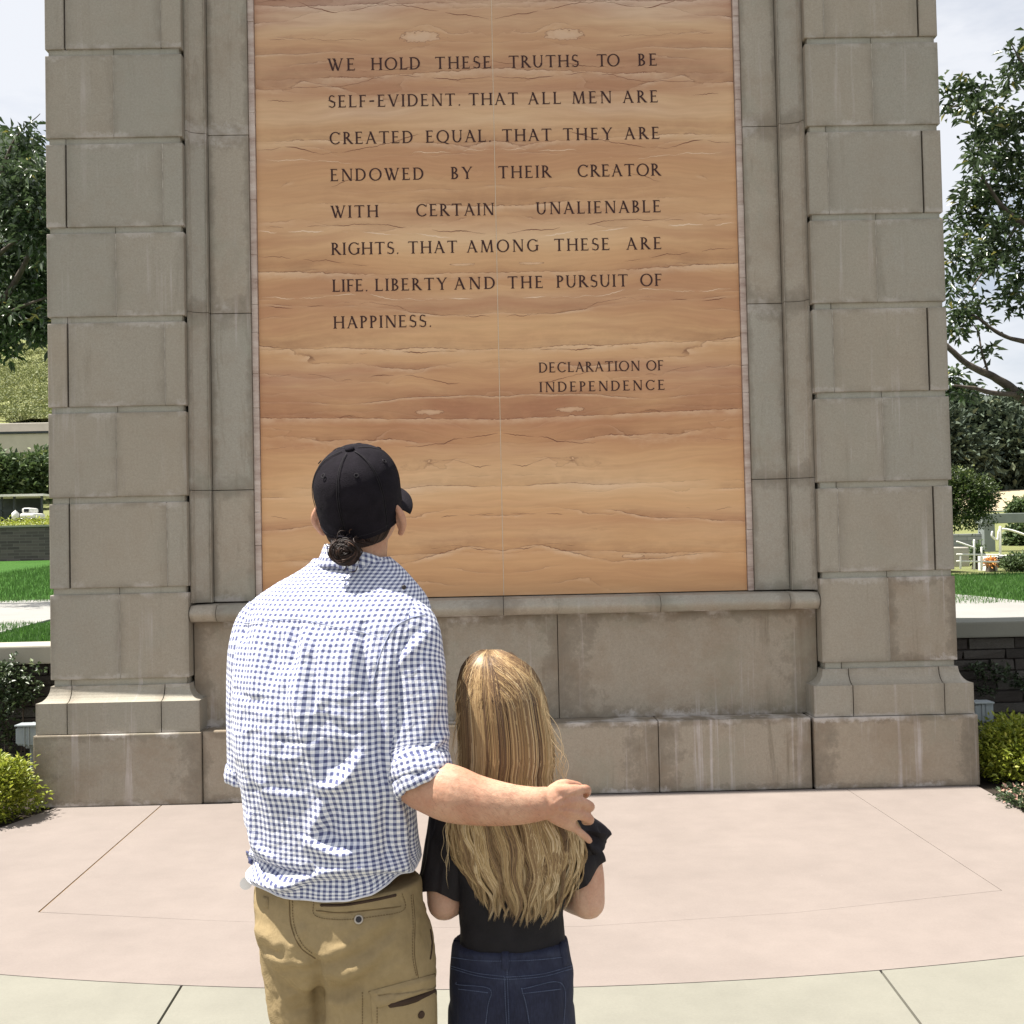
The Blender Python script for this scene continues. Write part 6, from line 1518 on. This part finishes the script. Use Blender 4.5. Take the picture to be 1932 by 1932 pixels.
seam(SP, 'side_seam', [(779, 1688), (783, 1740), (782, 1800), (790, 1850)], .0011, M['khaki_seam'], pants, 40, .0)
stitches(SP, 'stitching', [(775, 1688), (779, 1740), (778, 1800), (786, 1846)], M['khaki_seam'], pants)
for i, x in enumerate((500, 522)): pass
patch(SP, 'belt_loop', [(497, 1690), (507, 1693), (506, 1716), (497, 1712)], M['khaki'], pants, .004, 5, 8)
seam(SP, 'side_pocket_opening', [(812, 1755), (815, 1780), (812, 1808)], .0028, M['khaki_dark'], pants, 16, -.0004)
patch(SP, 'cargo_pocket', [(700, 1880), (824, 1862), (826, 1990), (706, 1990)], M['khaki'], pants, .012, 20, 20)
SP3 = Surf([pants, [o for o in bpy.data.objects if o.name.startswith('cargo_pocket')][0]])
seam(SP3, 'cargo_opening', [(738, 1896), (770, 1890), (800, 1878), (823, 1866)], .0065, M['khaki_dark'], pants, 24, -.002)
patch(SP3, 'cargo_flap', [(695, 1870), (824, 1836), (824, 1866), (714, 1902)], M['khaki'], pants, .008, 24, 8)
seam(SP3, 'flap_hem', [(696, 1871), (740, 1862), (785, 1848), (824, 1836)], .0014, M['khaki_seam'], pants, 30, .0005)
stitches(SP3, 'stitching', [(720, 1893), (755, 1880), (790, 1868), (822, 1860)], M['khaki_seam'], pants)
stitches(SP3, 'stitching', [(684, 1872), (684, 1905), (684, 1960)], M['khaki_seam'], pants); stitches(SP3, 'stitching', [(712, 1900), (712, 1930), (712, 1960)], M['khaki_seam'], pants)
h = SP3.hit(794, 1914, .001); disc('snap', h[0], h[1], .0075, .003, M['khaki_dark'], pants)
for ank in (ankL, ankR):
    s = join([tube([ank+[0, -.04, -.028], ank+[.02, .08, -.030], ank+[.045, .19, -.040]], [.042, .045, .036], 16, 14, flat=((0, 0, 1), .75)), tube([ank+[0, -.01, .03], ank+[0, -.01, -.02]], [.046, .046], 14)])
    me = remesh(*s, .006, 3); keep(link_mesh('shoe', me, M['shoe'], None, True), man)

# ------------------------------------------------------------------ GIRL
girl = empty('person', (PX(965, 1500)[0], YM+.05, 0)); tag(girl, 'girl seen from behind with long blonde hair, black top and dark blue jeans', 'person')
GY = .03
GH = PX(938, 1332, GY+.015); GR_ = rotz(R(-6)) @ rotx(R(10))
def gh(x, y, z): return GH + GR_ @ np.array([x, y, z])
parts = [ellipsoid(gh(0, 0, .004), (.064, .080, .082), 24, 16, GR_), ellipsoid(gh(0, .022, -.05), (.056, .066, .062), 20, 14, GR_), ellipsoid(gh(0, .045, -.09), (.034, .038, .026), 16, 10, GR_),
         tube([gh(0, .085, -.015), gh(0, .098, -.042), gh(0, .088, -.048)], [.006, .009, .008], 8, 6), tube([gh(-.018, .080, -.068), gh(0, .086, -.067), gh(.018, .080, -.068)], [.004, .006, .004], 8, 6)]
gn = PX(962, 1500, GY)
parts.append(tube([gh(0, -.01, -.05), gn+[0, 0, .05], gn, gn-[0, 0, .05]], [.045, .042, .045, .07], 18, 10))
for s in (-1, 1): parts.append(ellipsoid(gh(s*.071, 0, -.03), (.006, .013, .024), 10, 8, GR_))
parts.append(loft(section_loft([(1500, 905, 1020, .03, GY), (1540, 858, 1075, .048, GY), (1600, 862, 1072, .065, GY), (1700, 872, 1062, .066, GY), (1775, 874, 1060, .066, GY), (1850, 866, 1068, .075, GY), (1900, 868, 1066, .07, GY)], 24, 0, 16)[0]))
for s, xx in ((-1, 905), (1, 1024)):
    t0 = PX(xx, 1860, GY); kk, aa = np.array([t0[0], YM+GY+.02, .38]), np.array([t0[0], YM+GY, .07])
    parts.append(tube([t0, (t0+kk)/2, kk, (kk+aa)/2, aa], [.062, .056, .043, .042, .028], 14, 16)); parts.append(tube([aa+[0, -.02, -.035], aa+[0, .07, -.042], aa+[0, .12, -.048]], [.026, .028, .02], 10, 6))
GE = []
for s, sh, el, wr in ((1, PX(1078, 1562, GY), PX(1110, 1709, GY-.01), PX(1030, 1668, GY+.17)), (-1, PX(858, 1575, GY), PX(838, 1711, GY-.01), PX(905, 1665, GY+.17))):
    parts.append(tube([sh, (sh+el)/2+[s*.012, 0, 0], el+[0, 0, .008]], [.038, .0365, .0355], 16, 12)); parts.append(tube([el+[0, 0, .008], (el+wr)/2, wr], [.0355, .032, .021], 16, 12))
    Kk = [wr+np.array([-s*(.022+.004*i), .030-.014*i*.4, .016-.012*i]) for i in range(4)]
    parts += hand(wr, Kk, [([k+np.array([-s*.022, .006, -.004]), k+np.array([-s*.036, -.004, -.010])], .0066) for k in Kk], ([wr+[-s*.006, .0, .012], wr+[-s*.025, -.012, .022], wr+[-s*.040, -.014, .022]], [.010, .0085, .007]), .009)
me = remesh(*join(parts), .0040, 4); gbody = link_mesh('body', me, M['skin_girl'], None, True); keep(gbody, girl)
for s in (-1, 1):
    V, F = ellipsoid(gh(s*.026, .076, -.018), (.010, .010, .010), 10, 8); keep(mesh_obj('eye', V, F, M['white_plastic'], smooth=True), girl)
# -- black top
rows = [(1492, 915, 1012, .05, GY), (1515, 880, 1050, .062, GY), (1538, 846, 1088, .072, GY), (1570, 838, 1098, .080, GY), (1620, 850, 1085, .086, GY), (1680, 862, 1072, .084, GY), (1730, 866, 1064, .081, GY), (1770, 866, 1064, .082, GY), (1795, 866, 1066, .084, GY)]
rings, Q = section_loft(rows, 160, 0, 110, 2.3); V, F = loft(rings, True, False); N = build_normals(V, F)
if ((V-V.mean(0))*N).sum() < 0: N = -N; F = [f[::-1] for f in F]
V = V+N*(fbm(V*np.array([12, 12, 16]), 3, 3)*.004)[:, None]
top = mesh_obj('black_top', V, F, M['black_top'], smooth=True); keep(top, girl)
def flutter(p0, p1, r0, r1, name, seed, nwave, amp, tilt, k=180, n=40, squash=.8):
    p0, p1 = np.array(p0), np.array(p1); a = np.linspace(0, 2*math.pi, k, endpoint=False); ax = p1-p0; rings = []
    sx = np.cross([0, 1, 0], ax); sx /= np.linalg.norm(sx); sy = np.cross(ax/np.linalg.norm(ax), sx)
    for i in range(n):
        t = i/(n-1); r = (r0+(r1-r0)*t**.8)*(1-.10*max(0, (t-.82)/.18)**2); c = p0+ax*t; w = amp*t**1.5*(np.sin(nwave*a+seed)+.6*np.sin((nwave*1.7)*a+2*seed)) + .006*fbm(np.column_stack([np.cos(a)*2, np.sin(a)*2, a*0+t*2+seed]), 2)
        zz = -tilt*np.sin(a)*t + .006*t*np.sin(3*a+seed)
        rings.append(c+((r+w)*np.sin(a))[:, None]*sx-((r*squash+w)*np.cos(a))[:, None]*sy+np.outer(zz, ax/np.linalg.norm(ax)))
    V, F = loft(rings, True, False); o = mesh_obj(name, V, F, M['chiffon'], smooth=True); keep(o, top); return o
flutter(PX(1062, 1535, GY), PX(1104, 1655, GY-.01), .036, .056, 'sleeve', 1.3, 5, .0035, -.016)
flutter(PX(1078, 1545, GY), PX(1118, 1606, GY-.01), .036, .050, 'ruffle', 2.9, 5, .007, .0)
flutter(PX(852, 1528, GY), PX(834, 1682, GY-.01), .047, .052, 'sleeve', 4.0, 4, .0030, .004)
# small flying ruffle tip at the right shoulder
V, F = [], []
for i in range(13):
    t = i/12; a = np.array(PX(1100+44*t, 1566+8*t*t, GY-.035)); b = np.array(PX(1112+22*t, 1592+14*t, GY-.03+.02*math.sin(t*5)))
    for j in range(6): u = j/5; V.append(a*(1-u)+b*u+[0, -.006*math.sin(u*math.pi+t*3), 0])
F = [(i*6+j, i*6+j+1, (i+1)*6+j+1, (i+1)*6+j) for i in range(12) for j in range(5)]
keep(mesh_obj('ruffle', V, F, M['chiffon'], smooth=True), top)
# -- jeans
hips = loft(section_loft([(1773, 853, 1069, .088, GY), (1800, 851, 1073, .092, GY), (1835, 848, 1081, .099, GY), (1880, 849, 1082, .104, GY), (1930, 852, 1080, .100, GY), (1965, 858, 1074, .085, GY)], 50, 0, 20, 2.2)[0])
ps = [hips]
for s, xx in ((-1, 908), (1, 1022)):
    t0 = PX(xx, 1900, GY); kk, aa = np.array([t0[0]+s*.002, YM+GY+.02, .36]), np.array([t0[0]+s*.004, YM+GY, .08])
    ps.append(tube([t0, (t0+kk)/2, kk, (kk+aa)/2, aa], [.070, .072, .055, .052, .045], 20, 20))
me = remesh(*join(ps), .0048, 4); C = co_of(me); N = nor_of(me).astype(float)
D = fold_disp(C, [([(964, 1840), (962, 1890), (964, 1960)], 9, 9, -.007), ([(865, 1840), (900, 1850), (940, 1845)], 6, 8, .002), ([(990, 1845), (1030, 1850), (1070, 1838)], 6, 8, .002)]) + fbm(C*np.array([9, 9, 12]), 3, 5)*.0025
C = C+N*D[:, None]; me.vertices.foreach_set('co', C.astype(np.float32).ravel()); me.update()
jeans = link_mesh('jeans', me, M['denim'], None, True); keep(jeans, girl)
SJ = Surf([jeans])
wbn = patch(SJ, 'waistband', [(855, 1776), (1068, 1776), (1071, 1806), (852, 1806)], M['denim'], jeans, .0028, 40, 6)
SJ2 = Surf([jeans, wbn])
seam(SJ2, 'waist_edge', [(853, 1775), (900, 1779), (960, 1780), (1020, 1779), (1069, 1775)], .0016, M['denim'], jeans, 50, .0015)
for pts in ([(852, 1806), (900, 1812), (950, 1813), (1010, 1811), (1070, 1805)], [(849, 1822), (900, 1836), (950, 1842), (957, 1843), (1020, 1838), (1080, 1822)], [(852, 1827), (900, 1841), (950, 1847), (1020, 1843), (1078, 1828)], [(957, 1815), (957, 1850), (960, 1932), (962, 1950)], [(952, 1843), (953, 1890), (956, 1940)]):
    stitches(SJ2, 'stitching', pts, M['denim_thread'], jeans, .0045, .0007)
patch(SJ2, 'belt_loop', [(944, 1779), (961, 1779), (961, 1831), (946, 1831)], M['denim'], jeans, .0045, 6, 12)
patch(SJ2, 'belt_loop', [(1054, 1774), (1066, 1774), (1072, 1822), (1062, 1824)], M['denim'], jeans, .0045, 6, 12)
for q in ([(864, 1852), (926, 1862), (914, 1960), (862, 1950)], [(982, 1863), (1060, 1852), (1064, 1950), (1002, 1962)]):
    patch(SJ2, 'back_pocket', q, M['denim'], jeans, .0035, 14, 14)
SJ3 = Surf([jeans, wbn]+[o for o in bpy.data.objects if o.name.startswith('back_pocket')])
for q in ([(862, 1853), (866, 1858), (924, 1866), (920, 1900), (913, 1960)], [(866, 1866), (923, 1873)], [(984, 1864), (994, 1900), (1003, 1960)], [(984, 1866), (1060, 1857), (1062, 1950)], [(990, 1874), (1058, 1866)]):
    stitches(SJ3, 'stitching', q, M['denim_thread'], jeans, .0045, .0008)
for s, xx in ((-1, 908), (1, 1022)):
    t0 = PX(xx, 1900, GY); aa = np.array([t0[0]+s*.004, YM+GY, .08])
    me = remesh(*join([tube([aa+[0, -.03, -.042], aa+[0, .06, -.043], aa+[0, .14, -.050]], [.034, .036, .028], 14, 12, flat=((0, 0, 1), .75)), tube([aa+[0, 0, .0], aa+[0, -.005, -.03]], [.036, .036], 12)]), .006, 3)
    keep(link_mesh('shoe', me, M['shoe_white'], None, True), girl)

# -- hair
# envelope of the mane: (py, left, right, half depth, centre dy)
ENV = np.array([(1222, 912, 948, .020, .020), (1227, 898, 966, .045, .016), (1238, 883, 984, .064, .012), (1258, 871, 1003, .082, .008), (1285, 864, 1018, .094, .004), (1320, 861, 1030, .101, .0), (1360, 863, 1037, .100, -.002), (1400, 865, 1044, .094, -.006), (1440, 866, 1046, .088, -.010),
                (1475, 862, 1040, .084, -.012), (1500, 852, 1052, .082, -.012), (1540, 842, 1082, .084, -.012), (1580, 845, 1100, .086, -.014), (1620, 858, 1104, .086, -.016), (1660, 880, 1094, .086, -.018), (1700, 900, 1072, .086, -.018), (1745, 915, 1050, .086, -.018)])
def env(py): return [np.interp(py, ENV[:, 0], ENV[:, c]) for c in range(1, 5)]
PART = 908
SPT = .40; NCL = 176; nper = 44; NP = 32
paths = []; tones = []; rads = []
clump_s = -.16+1.32*(np.arange(NCL)+.5)/NCL
RNG.shuffle(clump_s)
def hairpt(s, py, depth, wob=0.0, zig=0.0):
    """s in 0..1 across the back (0 = left edge, 1 = right edge)"""
    xl, xr, b, dy = env(py); a = (s-.5)*math.pi*1.12
    xc, w = (xl+xr)/2, (xr-xl)/2; x = xc + w*math.sin(a)/math.sin(.56*math.pi)*(1-depth*.9) + wob
    y = dy - b*max(math.cos(a), -.2)*(1-depth)
    return PX(x, py+zig, y+0)
for ci in range(NCL):
    s0 = clump_s[ci]; layer = random.random()**1.5*.17
    edge_drop = 1-abs(s0-.52)*2
    tip = np.interp(s0, [0, .06, .14, .25, .4, .6, .75, .88, .95, 1.0], [1610, 1660, 1705, 1722, 1738, 1742, 1735, 1705, 1668, 1640]) + random.uniform(-26, 8) - layer*90
    ph = random.uniform(0, 6.28); wv = random.uniform(4.0, 8.5); wl_ = random.uniform(62, 96); ctone = np.clip(RNG.normal(.62, .12), .30, .90)
    drift = random.uniform(-6, 6)
    for k in range(nper):
        so = s0+RNG.normal(0, .013); lay = layer+abs(RNG.normal(0, .012))
        y0 = 1225.5+random.random()**1.4*(22+95*max(0, 1-abs(so-SPT)*2.6)); HH = 34+150*abs(so-SPT)
        pys = np.linspace(0, 1, NP)**1.35*(tip+RNG.normal(0, 5)-y0)+y0; P = []
        pass
        up = 1232+ (4+26*abs(so-.28)**1.2)        # leaves the parting
        for j, y in enumerate(pys):
            t = (y-y0)/(tip-y0)
            tight = 1-.62*max(0, t-.45)/.55 if t > .45 else 1
            s = s0+(so-s0)*(tight*1.0+.0)*(1.4-.4*t)
            q = min(1, (y-y0)/HH); s = SPT+(s-SPT)*(.30+.70*(1-(1-q)**2.4))
            wob = wv*max(0, (y-1480)/200)**1.0*math.sin((y-1500)/(wl_*1.35)*2*math.pi+ph) + drift*max(0, t-.5)
            P.append(hairpt(s, y, lay*(.35+.65*min(1, t*2)), wob))
        P = np.array(P)
        paths.append(P)
        tt = np.linspace(0, 1, NP); tn = ctone-.20+.22*np.clip(tt*1.4, 0, 1)+RNG.normal(0, .12)
        tones.append(tn); rads.append(random.uniform(.0005, .00095))
# under-shell keeps the mane opaque
rings = []
for y in np.linspace(1230, 1700, 60):
    xl, xr, b, dy = env(y); sh_ = np.clip((1700-y)/60, .35, 1)
    q = [PX((xl+xr)/2+(xr-xl)/2*.82*math.sin(a)*sh_, y, dy-b*.66*math.cos(a)*(1 if abs(a) < math.pi/2 else .7)) for a in np.linspace(-math.pi*(.95 if y < 1330 else .5), math.pi*(.95 if y < 1330 else .5), 50)]
    rings.append(np.array(q))
V, F = loft(rings, False, False); V = V+fbm(V*np.array([60, 60, 4]), 2, 3)[:, None]*np.array([0, .004, 0])
und = mesh_obj('hair', V, F, M['blonde_under'], smooth=True); keep(und, girl)
mane = strands('hair_strands', paths, np.array(rads), M['blonde'], und, np.array(tones), 3)
# flyaways
paths = []
for i in range(170):
    y0 = random.uniform(1240, 1560); xl, xr, b, dy = env(y0); side = 1 if random.random() < .72 else -1
    p = PX(xr-4 if side > 0 else xl+4, y0, dy-.02-random.random()*.05); L = random.uniform(.05, .16); o = random.uniform(.004, .024)*(1.4 if 1340 < y0 < 1460 and side > 0 else .6)
    t = np.linspace(0, 1, NP)[:, None]; q = p+np.array([0, 0, -L])*t+np.array([side*o, random.uniform(-.5, .5)*o, 0])*np.sin(t*math.pi*random.uniform(.6, 1.0)); q += np.array([.003, 0, 0])*np.sin(t*random.uniform(5, 12)+i); paths.append(q)
strands('flyaway_hair', paths, np.full(len(paths), .00042), M['blonde'], und, np.full(len(paths), .85), 3)['kind'] = 'stuff'
